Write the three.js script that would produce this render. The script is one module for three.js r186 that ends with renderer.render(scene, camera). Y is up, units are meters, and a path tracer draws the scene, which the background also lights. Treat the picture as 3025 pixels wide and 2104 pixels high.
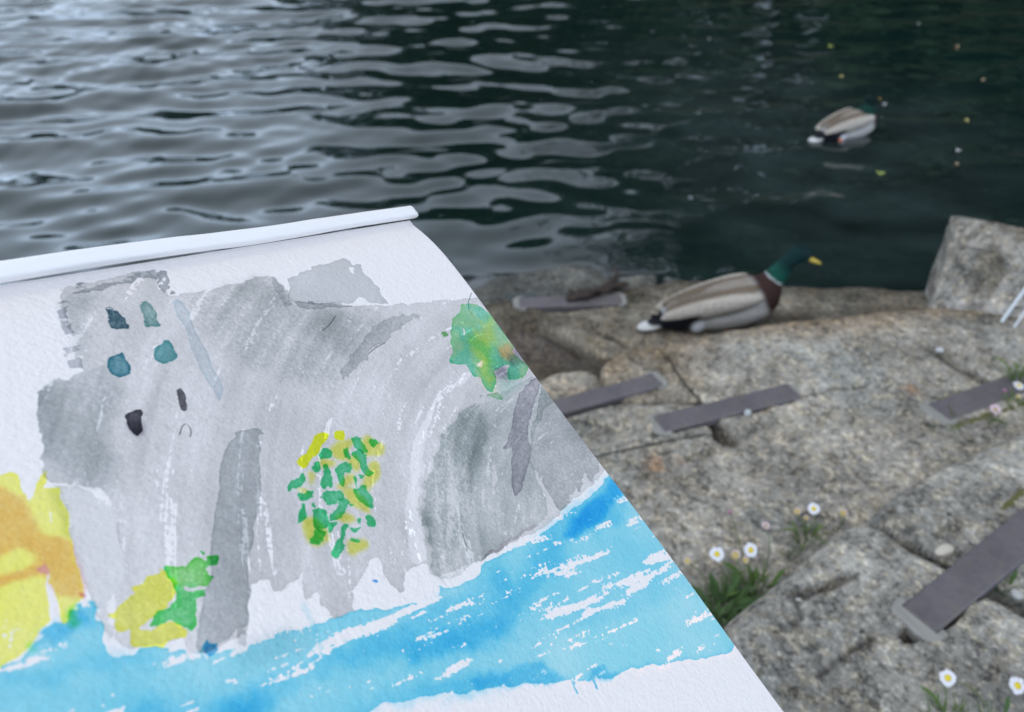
import * as THREE from 'three';
import { mergeGeometries, mergeVertices } from 'three/addons/utils/BufferGeometryUtils.js';
import { RoundedBoxGeometry } from 'three/addons/geometries/RoundedBoxGeometry.js';

// ------------------------------------------------------------------ camera, sky, sun, exposure
const scene = new THREE.Scene();
const V = (x, y, z) => new THREE.Vector3(x, y, z);
const EYE = V(0, 1.25, 0), PITCH = THREE.MathUtils.degToRad(37), FOCAL = 2284;
const camera = new THREE.PerspectiveCamera(49.44, 1024 / 712, 0.03, 400);
camera.position.copy(EYE);
camera.rotation.x = -PITCH;
camera.focus = 0.41;
camera.setFocalLength(26);
camera.fov = 49.44;
camera.updateProjectionMatrix();
camera.userData.fStop = 8.8;

const renderer = new THREE.WebGLRenderer({ antialias: true });
renderer.toneMapping = THREE.LinearToneMapping;
renderer.toneMappingExposure = 0.88;
renderer.shadowMap.enabled = true;

// seeded random and lattice noise
function rng(seed) { let s = seed >>> 0; return () => { s = (s + 0x6d2b79f5) | 0; let t = Math.imul(s ^ (s >>> 15), 1 | s); t = (t + Math.imul(t ^ (t >>> 7), 61 | t)) ^ t; return ((t ^ (t >>> 14)) >>> 0) / 4294967296; }; }
const clamp = (x, a = 0, b = 1) => (x < a ? a : x > b ? b : x);
const sstep = (a, b, x) => { const t = clamp((x - a) / (b - a)); return t * t * (3 - 2 * t); };
const mixf = (a, b, t) => a + (b - a) * t;
const hash3 = (x, y, z) => { let h = Math.imul(x | 0, 374761393) ^ Math.imul(y | 0, 668265263) ^ Math.imul(z | 0, 2147483647 - 1274126177); h = Math.imul(h ^ (h >>> 13), 1274126177); return ((h ^ (h >>> 16)) >>> 0) / 4294967296; };
function n3(x, y, z) {
  const ix = Math.floor(x), iy = Math.floor(y), iz = Math.floor(z); let u = x - ix, v = y - iy, w = z - iz;
  u = u * u * (3 - 2 * u); v = v * v * (3 - 2 * v); w = w * w * (3 - 2 * w);
  const h = (a, b, c) => hash3(ix + a, iy + b, iz + c);
  return mixf(mixf(mixf(h(0, 0, 0), h(1, 0, 0), u), mixf(h(0, 1, 0), h(1, 1, 0), u), v), mixf(mixf(h(0, 0, 1), h(1, 0, 1), u), mixf(h(0, 1, 1), h(1, 1, 1), u), v), w);
}
const fbm = (x, y, z, o = 4) => { let s = 0, a = 0.5, t = 0; for (let i = 0; i < o; i++) { s += a * n3(x, y, z); t += a; a *= 0.5; x *= 2.03; y *= 2.03; z *= 2.03; } return s / t; };
// a square of tileable noise: cells per side, octaves
function tileNoise(N, cells, oct, seed) {
  const out = new Float32Array(N * N); let amp = 1, tot = 0;
  for (let o = 0; o < oct; o++) {
    const c = cells << o, g = new Float32Array(c * c), r = rng(seed * 101 + o); for (let i = 0; i < g.length; i++) g[i] = r();
    for (let y = 0; y < N; y++) { const fy = (y / N) * c, iy = Math.floor(fy); let v = fy - iy; v = v * v * (3 - 2 * v); const r0 = (iy % c) * c, r1 = ((iy + 1) % c) * c;
      for (let x = 0; x < N; x++) { const fx = (x / N) * c, ix = Math.floor(fx); let u = fx - ix; u = u * u * (3 - 2 * u); const a = ix % c, b = (ix + 1) % c; out[y * N + x] += amp * mixf(mixf(g[r0 + a], g[r0 + b], u), mixf(g[r1 + a], g[r1 + b], u), v); } }
    tot += amp; amp *= 0.55;
  }
  for (let i = 0; i < out.length; i++) out[i] /= tot; return out;
}
function dataTex(N, M, fill, srgb, repeat = true) {
  const d = new Uint8Array(N * M * 4); for (let y = 0; y < M; y++) for (let x = 0; x < N; x++) { const c = fill(x, y), i = (y * N + x) * 4; d[i] = clamp(c[0]) * 255; d[i + 1] = clamp(c[1]) * 255; d[i + 2] = clamp(c[2]) * 255; d[i + 3] = 255; }
  const t = new THREE.DataTexture(d, N, M, THREE.RGBAFormat); t.magFilter = THREE.LinearFilter; t.minFilter = THREE.LinearMipmapLinearFilter; t.generateMipmaps = true;
  if (repeat) t.wrapS = t.wrapT = THREE.RepeatWrapping; if (srgb) t.colorSpace = THREE.SRGBColorSpace; t.needsUpdate = true; return t;
}

{ // overcast sky, brightest where the sun stands behind the cloud (front left), soft cloud structure everywhere
  const W = 1024, H = 512, d = new Float32Array(W * H * 4), sun = V(-0.25, 0.93, 0.27).normalize();
  for (let j = 0; j < H; j++) { const el = ((j + 0.5) / H - 0.5) * Math.PI, y = Math.sin(el), c = Math.cos(el);
    for (let i = 0; i < W; i++) { const az = ((i + 0.5) / W - 0.5) * 2 * Math.PI, x = Math.cos(az) * c, z = Math.sin(az) * c, yy = Math.max(y, 0.0);
      const k = 1 / (yy + 0.22), cl = fbm(x * k * 1.6 + 9, z * k * 1.6 + 4, 3.1, 5), cs = clamp(x * sun.x + y * sun.y + z * sun.z);
      let L = 0.80 + 0.32 * Math.pow(cs, 3) + 1.9 * Math.pow(1 - yy, 1.6); L *= 0.55 + 0.9 * cl; if (y < 0) L = 0.35; const lo = Math.pow(1 - yy, 1.5);
      const o = (j * W + i) * 4; d[o] = L * mixf(0.88, 0.74, lo); d[o + 1] = L * mixf(0.99, 0.97, lo); d[o + 2] = L * mixf(1.13, 1.28, lo); d[o + 3] = 1; } }
  const t = new THREE.DataTexture(d, W, H, THREE.RGBAFormat, THREE.FloatType); t.mapping = THREE.EquirectangularReflectionMapping; t.magFilter = THREE.LinearFilter; t.needsUpdate = true;
  scene.background = t; scene.environment = t;
}
const sun = new THREE.DirectionalLight(new THREE.Color(1.0, 0.97, 0.93), 0.55);
sun.position.set(-2.5, 9.3, 2.7); sun.castShadow = true; sun.shadow.radius = 45; sun.shadow.mapSize.set(2048, 2048);
Object.assign(sun.shadow.camera, { left: -4, right: 4, top: 4, bottom: -4, near: 0.5, far: 30 });
scene.add(sun);

// ------------------------------------------------------------------ helpers
const RIGHT = V(1, 0, 0), FWD = V(0, -Math.sin(PITCH), -Math.cos(PITCH)), UPV = V(0, Math.cos(PITCH), -Math.sin(PITCH));
const sight = (x, y) => V(0, 0, 0).addScaledVector(RIGHT, (x - 1512.5) / FOCAL).addScaledVector(UPV, (1052 - y) / FOCAL).add(FWD);
const at = (x, y, h) => { const d = sight(x, y); return EYE.clone().addScaledVector(d, (h - EYE.y) / d.y); };   // a measured spot at a given height above the water
const used = {};
const numbered = (n) => { used[n] = (used[n] ?? -1) + 1; return used[n] ? n + '_' + String(used[n]).padStart(3, '0') : n; };
const shade = (o) => { o.castShadow = o.receiveShadow = true; return o; };
function tag(o, label, category, group) { Object.assign(o.userData, { label, category }); if (group) o.userData.group = group; return o; }
function thing(name, label, category, pos, group) { const g = new THREE.Group(); g.name = numbered(name); if (pos) g.position.copy(pos); tag(g, label, category, group); scene.add(g); return g; }
function part(name, geo, mat, parent) { const m = shade(new THREE.Mesh(geo, mat)); m.name = name; parent.add(m); return m; }
function structure(o, name) { o.name = name; o.userData.kind = 'structure'; scene.add(o); return o; }
const col = (r, g, b) => new THREE.Color().setRGB(r, g, b);
function geoFrom(pos, idx, extra = {}) { const g = new THREE.BufferGeometry(); g.setAttribute('position', new THREE.Float32BufferAttribute(pos, 3)); if (extra.uv) g.setAttribute('uv', new THREE.Float32BufferAttribute(extra.uv, 2)); if (extra.color) g.setAttribute('color', new THREE.Float32BufferAttribute(extra.color, 3)); g.setIndex(idx); if (extra.normal) g.setAttribute('normal', new THREE.Float32BufferAttribute(extra.normal, 3)); else g.computeVertexNormals(); return g; }

// ------------------------------------------------------------------ granite
const GN = 1024, GT = 0.62; // pixels and metres of one repeat
const gA = tileNoise(GN, 6, 5, 1), gB = tileNoise(GN, 30, 3, 2), gC = tileNoise(GN, 90, 2, 3), gF = tileNoise(GN, 200, 2, 6), gD = tileNoise(GN, 3, 3, 4), gE = tileNoise(GN, 44, 3, 5);
const graniteH = (i) => 0.4 * gB[i] + 0.3 * gC[i] + 0.2 * gF[i] + 0.2 * gA[i];
const graniteMap = dataTex(GN, GN, (x, y) => {
  const i = y * GN + x, a = gA[i], b = gB[i], c = gC[i], e = gE[i];
  let v = 0.53 + 0.30 * (a - 0.5) + 0.20 * (b - 0.5) + 0.20 * (c - 0.5) + 0.18 * (gF[i] - 0.5);
  const light = sstep(0.57, 0.68, c * 0.45 + e * 0.3 + gF[i] * 0.25), dark = sstep(0.56, 0.68, (1 - c) * 0.45 + (1 - b) * 0.3 + (1 - gF[i]) * 0.25), warm = sstep(0.52, 0.66, e) * 0.8;
  v += 0.085 * light - 0.075 * dark; const green = sstep(0.5, 0.68, gD[i]) * 0.5;
  return [v * (1 + 0.035 * warm - 0.05 * green), v * (1 + 0.0 * warm), v * (0.975 - 0.06 * warm + 0.035 * green)];
}, true);
const graniteBump = dataTex(GN, GN, (x, y) => { const v = graniteH(y * GN + x); return [v, v, v]; }, false);
function graniteMat(r, g, b, rough = 0.9) { const m = new THREE.MeshPhysicalMaterial({ map: graniteMap, bumpMap: graniteBump, bumpScale: 0.0032, roughness: rough, vertexColors: true }); m.color.setRGB(r, g, b); m.specularIntensity = 0.6; return m; }

// faces steeper than about 50 degrees get corners of their own, with uv measured along the face
function steepUV(g) {
  const P = [...g.attributes.position.array], N = [...g.attributes.normal.array], U = [...g.attributes.uv.array], C = [...g.attributes.color.array], I = g.index.array, out = [], a = V(0, 0, 0), b = V(0, 0, 0), c = V(0, 0, 0);
  for (let f = 0; f < I.length; f += 3) { const t = [I[f], I[f + 1], I[f + 2]]; a.fromArray(P, t[0] * 3); b.fromArray(P, t[1] * 3).sub(a); c.fromArray(P, t[2] * 3).sub(a); b.cross(c).normalize();
    if (Math.abs(b.y) > 0.62) { out.push(...t); continue; } const alongX = Math.abs(b.z) > Math.abs(b.x);
    for (const k of t) { const n = P.length / 3, x = P[k * 3], y = P[k * 3 + 1], z = P[k * 3 + 2]; P.push(x, y, z); N.push(N[k * 3], N[k * 3 + 1], N[k * 3 + 2]); C.push(C[k * 3], C[k * 3 + 1], C[k * 3 + 2]); U.push((alongX ? x + 0.3 * z : z + 0.3 * x) / GT, (y + 0.17) / GT); out.push(n); } }
  return geoFrom(P, out, { uv: U, color: C, normal: N });
}
function smoothOutline(pts, n = 2) { for (let k = 0; k < n; k++) { const o = []; for (let i = 0; i < pts.length; i++) { const a = pts[i], b = pts[(i + 1) % pts.length]; o.push([a[0] * 0.8 + b[0] * 0.2, a[1] * 0.8 + b[1] * 0.2], [a[0] * 0.2 + b[0] * 0.8, a[1] * 0.2 + b[1] * 0.8]); } pts = o; } return pts; }
function segDist(px, pz, s) { const vx = s[2] - s[0], vz = s[3] - s[1], t = clamp(((px - s[0]) * vx + (pz - s[1]) * vz) / (vx * vx + vz * vz + 1e-12)); const qx = s[0] + vx * t, qz = s[1] + vz * t; return [Math.hypot(px - qx, pz - qz), qx, qz, t]; }
// a dressed stone: an outline of measured spots at height h, a rounded rough top with grooves, and sides down to base
function stoneGeo(outline, o) {
  const { h, base = -0.1, r: r0 = 0.03, cell = 0.008, rough = 1, sx = 0, sz = 0, cracks = [], flat = [], tight = [], stain = () => [1, 1, 1], seed = 0, wave = 0.006 } = o;
  const raw = outline.map(([x, y, hh]) => { const p = at(x, y, hh ?? h); return [p.x, p.z]; });
  const poly = smoothOutline(raw, 2); let x0 = 1e9, x1 = -1e9, z0 = 1e9, z1 = -1e9, cx = 0, cz = 0;
  for (const [x, z] of poly) { x0 = Math.min(x0, x); x1 = Math.max(x1, x); z0 = Math.min(z0, z); z1 = Math.max(z1, z); cx += x / poly.length; cz += z / poly.length; }
  const segs = poly.map((a, i) => { const b = poly[(i + 1) % poly.length]; return [a[0], a[1], b[0], b[1]]; });
  const W3 = (L) => L.map((c) => { const a = at(c[0], c[1], h), b = at(c[2], c[3], h); return [a.x, a.z, b.x, b.z, c[4], c[5], c[6] ?? 1]; });
  const CR = W3(cracks), FL = W3(flat), TI = W3(tight);
  const nx = Math.ceil((x1 - x0) / cell) + 3, nz = Math.ceil((z1 - z0) / cell) + 3, pos = [], uv = [], color = [], st = new Int8Array(nx * nz), idx = [];
  for (let j = 0; j < nz; j++) for (let i = 0; i < nx; i++) {
    let x = x0 + (i - 1) * cell, z = z0 + (j - 1) * cell, best = [1e9], inside = false;
    for (const s of segs) { const q = segDist(x, z, s); if (q[0] < best[0]) best = q; if ((s[1] > z) !== (s[3] > z) && x < ((s[2] - s[0]) * (z - s[1])) / (s[3] - s[1]) + s[0]) inside = !inside; }
    let d = inside ? best[0] : -best[0], k = 0;
    if (d < 0.55 * cell) { x = best[1]; z = best[2]; if (d < -0.55 * cell) k = d < -1.7 * cell ? 2 : 1; d = 0; }
    let keep = 1; for (const f of FL) keep = Math.min(keep, sstep(f[4], f[4] * 2.2, segDist(x, z, f)[0]));
    let rr = 1; for (const f of TI) rr = Math.min(rr, mixf(0.12, 1, sstep(f[4] * 0.6, f[4] * 1.6, segDist(x, z, f)[0]))); const r = r0 * rr;
    const dn = Math.max(0, d + (fbm(x * 14, seed, z * 14, 2) - 0.5) * r * 0.7 * Math.min(1, d / r + 0.15)), e = clamp(dn / r);
    let y = h + sx * (x - cx) + sz * (z - cz) - r * (1 - Math.sqrt(Math.max(0, 1 - (1 - e) * (1 - e)))) * mixf(0.25, 1, keep);
    y += keep * rough * mixf(0.15, 1, sstep(0, 2.5 * cell, d)) * ((fbm(x * 4 + seed, 1, z * 4, 2) - 0.5) * wave * 3 + (fbm(x * 16, 7 + seed, z * 16, 3) - 0.5) * wave * 1.6 + (n3(x * 70, seed, z * 70) - 0.5) * 0.0030);
    let grooveTone = 1; for (const c of CR) { const q = segDist(x + (n3(x * 25, 3, z * 25) - 0.5) * 0.012, z + (n3(x * 25, 9, z * 25) - 0.5) * 0.012, c), w = c[4] * mixf(1, c[6], q[3]); const g = 1 - sstep(w * 0.35, w, q[0]); y -= c[5] * g; grooveTone = Math.min(grooveTone, 1 - 0.55 * g); }  // grooves are coloured darker as well as cut in
    if (k) y = base;
    st[j * nx + i] = k; pos.push(x, y, z); uv.push((x + y * 0.6) / GT + seed * 0.37, (z + y * 0.8) / GT + seed * 0.61);
    const s = stain(x, z, d), big = 0.80 + 0.42 * fbm(x * 5.1 + seed * 5, 2, z * 5.1, 4); color.push(s[0] * big * grooveTone, s[1] * big * grooveTone, s[2] * big * grooveTone);
  }
  for (let j = 0; j < nz - 1; j++) for (let i = 0; i < nx - 1; i++) { const a = j * nx + i, b = a + 1, c = a + nx, e = c + 1; if (st[a] && st[b] && st[c] && st[e]) continue; idx.push(a, c, b, b, c, e); }
  return steepUV(geoFrom(pos, idx, { uv, color }));
}

// the quay: one structure, each stone a mesh of its own
const quay = new THREE.Group(); structure(quay, 'quay');
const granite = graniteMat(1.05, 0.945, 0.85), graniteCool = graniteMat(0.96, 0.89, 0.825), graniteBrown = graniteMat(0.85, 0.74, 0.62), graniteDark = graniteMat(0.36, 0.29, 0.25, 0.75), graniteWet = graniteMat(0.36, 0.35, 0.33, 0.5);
const HA = 0.05, HG = 0.2, HD = 0.25, HE = 0.235;
const brownEdge = (x, z, d) => { const k = (1 - sstep(0.0, 0.12, d + 0.05 * (fbm(x * 8, 1, z * 8, 2) - 0.5))) * sstep(-1.2, -1.45, z); return [1 - 0.12 * k, 1 - 0.27 * k, 1 - 0.42 * k]; };
const rust = (x, z) => { let k = 0; for (const [px, py, r] of [[1945, 1375, 0.05], [2000, 1365, 0.025], [2270, 1210, 0.03], [1880, 1430, 0.04], [2690, 1150, 0.03]]) { const p = at(px, py, HG); k = Math.max(k, (1 - sstep(0, r, Math.hypot(x - p.x, z - p.z))) * sstep(0.35, 0.6, fbm(x * 30, 4, z * 30, 2))); } return k; };
const C2 = [1560, 1228, 1945, 1123], C3 = [1945, 1258, 2345, 1160], C4 = [2770, 1222, 3070, 1112], C5 = [2710, 1835, 3075, 1535], C1 = [1535, 897, 1838, 886];
const S = [];
const stone = (outline, o, mat, label) => { const m = part(S.length ? 'stone_' + String(S.length).padStart(3, '0') : 'stone', stoneGeo(outline, o), mat, quay); if (label) m.userData.label = label; S.push(m); return m; };
// ledge at the waterline
stone([[1250, 985], [1330, 925], [1440, 885], [1650, 868], [1850, 838], [2040, 812], [2190, 815], [2340, 830], [2450, 836], [2560, 836], [2740, 845], [2900, 850], [3150, 846], [3160, 985], [2760, 960], [2420, 960], [2200, 1010], [1990, 1060], [1790, 1075], [1730, 1040], [1560, 945], [1400, 1020]], { h: HA, r: 0.035, base: -0.3, seed: 1, wave: 0.0055, cell: 0.009, sz: 0.03, flat: [[...C1, 0.035]], cracks: [[1560, 925, 1770, 905, 0.012, 0.03], [1745, 965, 1850, 1030, 0.01, 0.015]], stain: (x, z, d) => { const k = (1 - sstep(0.01, 0.17, d + 0.06 * (fbm(x * 7, 3, z * 7, 2) - 0.5))) * sstep(-1.66, -1.76, z), w = sstep(0.3, 0.62, fbm(x * 9, 8, z * 9, 3)) * 0.3; return [1 - 0.5 * k - w * 0.5, 1 - 0.5 * k - w * 0.6, 1 - 0.5 * k - w * 0.7]; } }, graniteBrown, 'brownish ledge at the water that the standing duck is on');
// dark damp stone below the ledge, and the next one under the sketch pad
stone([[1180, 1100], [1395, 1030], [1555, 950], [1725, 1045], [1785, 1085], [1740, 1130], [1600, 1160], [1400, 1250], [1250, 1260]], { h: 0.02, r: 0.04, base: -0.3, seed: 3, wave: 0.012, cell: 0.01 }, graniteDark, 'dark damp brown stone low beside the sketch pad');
// drowned shelf in front of the ledge
stone([[900, 1000], [1180, 900], [1380, 850], [1440, 800], [1640, 768], [1760, 778], [1800, 800], [1960, 795], [2060, 815], [1900, 850], [1650, 890], [1440, 910], [1300, 960], [1100, 1060]], { h: 0.014, r: 0.05, base: -0.4, seed: 4, wave: 0.011, cell: 0.011, cracks: [[1780, 740, 1830, 850, 0.02, 0.03], [1940, 770, 1960, 840, 0.015, 0.03]] }, graniteWet, 'wet grey shelf awash at the water edge');
// rounded stone and its neighbour behind the second clamp
stone([[1480, 1180], [1560, 1125], [1640, 1085], [1720, 1075], [1778, 1100], [1810, 1160], [1800, 1190], [1640, 1235], [1500, 1260]], { h: HG - 0.03, r: 0.035, base: -0.2, seed: 5, wave: 0.0055, cell: 0.007, stain: (x, z) => (fbm(x * 20, 3, z * 20, 2) > 0.6 ? [1.2, 1.05, 0.95] : [0.95, 0.9, 0.84]) }, granite, 'small rounded stone beside a black gap');
stone([[1765, 1078], [1830, 1030], [1960, 1006], [1985, 1080], [2040, 1150], [2075, 1190], [1980, 1180], [1850, 1185], [1815, 1165]], { h: HG, r: 0.02, tight: [[1985, 1080, 2075, 1190, 0.03]], base: -0.2, seed: 6, wave: 0.0055, cell: 0.007, stain: (x, z, d) => { const b = brownEdge(x, z, d); return [b[0] * 0.95, b[1] * 0.9, b[2] * 0.84]; } }, granite);
stone([[1450, 1290], [1640, 1240], [1810, 1190], [1990, 1185], [2075, 1195], [2136, 1262], [2110, 1275], [1930, 1306], [1700, 1356], [1450, 1400]], { h: HG, r: 0.02, base: -0.2, seed: 7, wave: 0.0055, cell: 0.007, flat: [[...C2, 0.04], [...C3, 0.04]], tight: [[1450, 1400, 2120, 1270, 0.06]], cracks: [[2110, 1235, 2150, 1290, 0.022, 0.06], [1940, 1278, 2110, 1235, 0.010, 0.018]] }, granite, 'grey stone beside the sketch pad between two iron clamps');
// the big slab
stone([[1968, 1003], [2140, 966], [2330, 934], [2560, 912], [2700, 897], [2900, 893], [3250, 890], [3250, 1190], [3010, 1310], [2870, 1375], [2720, 1450], [2610, 1530], [2490, 1610], [2330, 1735], [2200, 1850], [2060, 1960], [1760, 1900], [1450, 1600], [1450, 1405], [1700, 1361], [1930, 1311], [2112, 1280], [2140, 1264], [2082, 1190], [2045, 1150], [1990, 1082]], { h: HG, r: 0.028, base: -0.2, seed: 8, wave: 0.0055, cell: 0.0075, flat: [[...C3, 0.04], [...C4, 0.045]], tight: [[1985, 1080, 2050, 1160, 0.02], [1450, 1400, 2120, 1275, 0.06], [3250, 1200, 2610, 1530, 0.12], [2610, 1530, 2060, 1960, 0.12]], cracks: [[2778, 1040, 2915, 1130, 0.030, 0.04, 0.45], [2150, 1225, 2360, 1172, 0.009, 0.016], [2100, 1245, 2150, 1290, 0.022, 0.06], [2380, 1168, 2560, 1130, 0.006, 0.004]], stain: (x, z, d) => { const b = brownEdge(x, z, d), k = rust(x, z); return [b[0] * (1 + 0.15 * k), b[1] * (1 - 0.2 * k), b[2] * (1 - 0.42 * k)]; } }, granite, 'large speckled grey slab across the middle of the quay');
// the upper step
stone([[2578, 1502], [2640, 1450], [2710, 1405], [2860, 1330], [2990, 1278], [3250, 1180], [3250, 1700], [3120, 1800], [2960, 1748], [2806, 1672], [2712, 1612], [2640, 1568], [2586, 1532]], { h: HE, r: 0.028, base: -0.1, seed: 9, wave: 0.0055, cell: 0.006, flat: [[...C5, 0.045]], cracks: [[2850, 1740, 3080, 1575, 0.014, 0.03]] }, graniteCool, 'cool grey step stone under the flowers at the frame edge');
stone([[2090, 1900], [2125, 1840], [2190, 1775], [2300, 1700], [2400, 1610], [2470, 1550], [2555, 1527], [2620, 1552], [2700, 1610], [2770, 1660], [2810, 1680], [2930, 1765], [3110, 1830], [3250, 1900], [3250, 2500], [2500, 2500], [1900, 2500], [1900, 2100]], { h: HD, r: 0.034, base: -0.1, seed: 10, wave: 0.0055, cell: 0.006, flat: [[...C5, 0.045]], cracks: [[2690, 1885, 2950, 1690, 0.014, 0.03], [2350, 1745, 2440, 1735, 0.014, 0.012], [2440, 1735, 2520, 1700, 0.01, 0.01], [2340, 1760, 2370, 1830, 0.005, 0.006], [2420, 1990, 2580, 1880, 0.006, 0.005]], stain: (x, z, d) => { const k = (1 - sstep(0, 0.07, d)) * sstep(0.35, 0.6, fbm(x * 20, 2, z * 20, 2)) * (1 - sstep(0.28, 0.36, x)); return [1 + 0.1 * k, 1 - 0.07 * k, 1 - 0.2 * k]; } }, graniteCool, 'nearest cool grey step stone with rounded edge');
// soil that the stones are bedded in, and the bank behind
{ const n = 120, pos = [], uv = [], idx = [], color = []; for (let j = 0; j <= n; j++) for (let i = 0; i <= n; i++) { const x = -1.2 + (6 * i) / n, z = -1.9 + (6 * j) / n, y = mixf(-0.02, 0.15, sstep(-1.60, -1.44, z)) + 0.05 * sstep(-0.78, -0.66, z) + 0.06 * sstep(-0.4, 0.5, z) + (fbm(x * 9, 3, z * 9, 3) - 0.5) * 0.03 - 0.45 * sstep(-0.3, -1.0, x + 0.3 * z + 0.3); pos.push(x, y, z); uv.push(x * 2, z * 2); const k = 0.7 + 0.6 * fbm(x * 12, 5, z * 12, 2); color.push(k, k, k); }
  for (let j = 0; j < n; j++) for (let i = 0; i < n; i++) { const a = j * (n + 1) + i; idx.push(a, a + n + 1, a + 1, a + 1, a + n + 1, a + n + 2); }
  const soil = graniteMat(0.28, 0.22, 0.17); structure(shade(new THREE.Mesh(geoFrom(pos, idx, { uv, color }), soil)), 'ground'); }

// ------------------------------------------------------------------ standing block
function facetRock(planes, seed, N = 70, sharp = 26) {
  const g0 = new THREE.BoxGeometry(1, 1, 1, N, N, N); g0.deleteAttribute('uv'); g0.deleteAttribute('normal'); const g = mergeVertices(g0, 1e-5), p = g.attributes.position, uv = [], color = [], v = V(0, 0, 0);
  for (let i = 0; i < p.count; i++) {
    v.fromBufferAttribute(p, i).normalize(); let s = 0; for (const [a, b, c, d] of planes) { const q = (v.x * a + v.y * b + v.z * c) / (Math.hypot(a, b, c) * d); if (q > 0) s += Math.pow(q, sharp); }
    const r = Math.pow(s, -1 / sharp); v.multiplyScalar(r); const f = 1 + 0.05 * (fbm(v.x * 14 + seed, v.y * 14, v.z * 14, 3) - 0.5) * 2 + 0.10 * (fbm(v.x * 6 + seed, v.y * 6, v.z * 6, 2) - 0.5); v.multiplyScalar(f);
    p.setXYZ(i, v.x, v.y, v.z); uv.push((v.x + v.z * 0.4) / GT, (v.y + v.z * 0.5) / GT);
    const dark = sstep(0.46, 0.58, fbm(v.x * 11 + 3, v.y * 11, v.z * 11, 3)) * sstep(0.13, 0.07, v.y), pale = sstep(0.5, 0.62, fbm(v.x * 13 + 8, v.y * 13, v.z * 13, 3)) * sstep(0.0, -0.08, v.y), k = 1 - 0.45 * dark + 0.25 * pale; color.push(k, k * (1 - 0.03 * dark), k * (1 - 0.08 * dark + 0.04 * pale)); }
  g.setAttribute('uv', new THREE.Float32BufferAttribute(uv, 2)); g.setAttribute('color', new THREE.Float32BufferAttribute(color, 3)); g.computeVertexNormals(); return steepUV(g);
}
{ const p = at(2876, 866, HG); p.y = HG + 0.094; const t = thing('standing_stone', 'rough upright granite block standing at the water edge beside dark water', 'stone block', p); t.rotation.y = -0.38;
  part('block', facetRock([[-1, -0.05, 0.0, 0.100], [0.03, 1, 0.12, 0.066], [0.0, 0.22, 1, 0.07], [1, 0.2, 0.35, 0.128], [0, 0.05, -1, 0.065], [0, -1, 0, 0.15], [-0.75, 0.25, 0.7, 0.106]], 4, 80, 40), graniteMat(0.92, 0.83, 0.75), t); }

// ------------------------------------------------------------------ iron clamps
const ironBump = dataTex(256, 256, (() => { const a = tileNoise(256, 10, 4, 31); return (x, y) => [a[y * 256 + x], a[y * 256 + x], a[y * 256 + x]]; })(), false);
const ironMap = dataTex(256, 256, (() => { const a = tileNoise(256, 5, 5, 33), b = tileNoise(256, 24, 3, 34); return (x, y) => { const i = y * 256 + x, v = 0.84 + 0.16 * (a[i] - 0.5) + 0.12 * (b[i] - 0.5); return [v, v * 0.985, v * (1.0 - 0.06 * sstep(0.55, 0.7, b[i]))]; }; })(), true);
const iron = new THREE.MeshPhysicalMaterial({ map: ironMap, bumpMap: ironBump, bumpScale: 0.0012, roughness: 0.6, metalness: 0.1 }); iron.color.setRGB(0.180, 0.162, 0.168);
const lead = new THREE.MeshPhysicalMaterial({ bumpMap: ironBump, bumpScale: 0.003, roughness: 0.65, metalness: 0.0 }); lead.color.setRGB(0.24, 0.228, 0.205);
function clampBar(c, h, w, label, ends, tilt = 0, lq = 0.0085) {
  const a = at(c[0], c[1], h), b = at(c[2], c[3], h), L = a.distanceTo(b), mid = a.clone().add(b).multiplyScalar(0.5), t = thing('iron_clamp', label, 'iron clamp', V(mid.x, h, mid.z), 'iron clamps let into the quay stones');
  t.rotation.y = Math.atan2(-(b.z - a.z), b.x - a.x);
  const g = new RoundedBoxGeometry(L, 0.022, w, 3, 0.0035); const p = g.attributes.position, uv = []; for (let i = 0; i < p.count; i++) { const x = p.getX(i), z = p.getZ(i), y = p.getY(i); p.setXYZ(i, x, y + (n3(x * 30 + c[0], 2, z * 30) - 0.5) * 0.002 - (y > 0 ? 0.0015 * (2 * x / L) ** 2 : 0), z + (n3(x * 16 + c[1], 5, 1) - 0.5) * 0.004 * Math.sign(z)); uv.push(x * 5 + c[0], z * 5 + y * 5); } g.setAttribute('uv', new THREE.Float32BufferAttribute(uv, 2)); g.computeVertexNormals();
  const bar = part('bar', g, iron, t); bar.position.y = -0.005 + tilt;
  for (const s of ends) { // poured lead: a lumpy C round the end of the bar
    const sh = new THREE.Shape(), W = w / 2, q = s < 0 ? lq : lq * 0.7; sh.moveTo(-0.014, -W - 0.002); sh.lineTo(-0.014, -W - q * 0.55); sh.quadraticCurveTo(q * 1.3, -W - q, q * 1.5, -W * 0.4); sh.lineTo(q * 1.35, W * 0.5); sh.quadraticCurveTo(q * 1.2, W + q, -0.012, W + q * 0.6); sh.lineTo(-0.012, W + 0.002); sh.lineTo(0.0015, W + 0.002); sh.lineTo(0.0015, -W - 0.002); sh.closePath();
    const lg = new THREE.ExtrudeGeometry(sh, { depth: 0.014, bevelEnabled: true, bevelSize: 0.0025, bevelThickness: 0.0035, bevelSegments: 3, curveSegments: 10 }); lg.rotateX(Math.PI / 2); const lp = lg.attributes.position; for (let i = 0; i < lp.count; i++) { const x = lp.getX(i), z = lp.getZ(i); if (x > 0.004) lp.setX(i, x + (n3(x * 60 + c[0], 1, z * 60) - 0.5) * 0.014); lp.setY(i, lp.getY(i) + (n3(x * 90, c[0], z * 90) - 0.5) * 0.005); }
    lg.computeVertexNormals(); const m = part('lead_fill', lg, lead, t); m.position.set((s * L) / 2, 0.0015, 0); if (s < 0) m.rotation.y = Math.PI; }
  return t;
}
clampBar(C1, HA + 0.004, 0.052, 'farthest iron clamp, on the brown ledge behind the standing duck', [-1, 1]);
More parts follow.
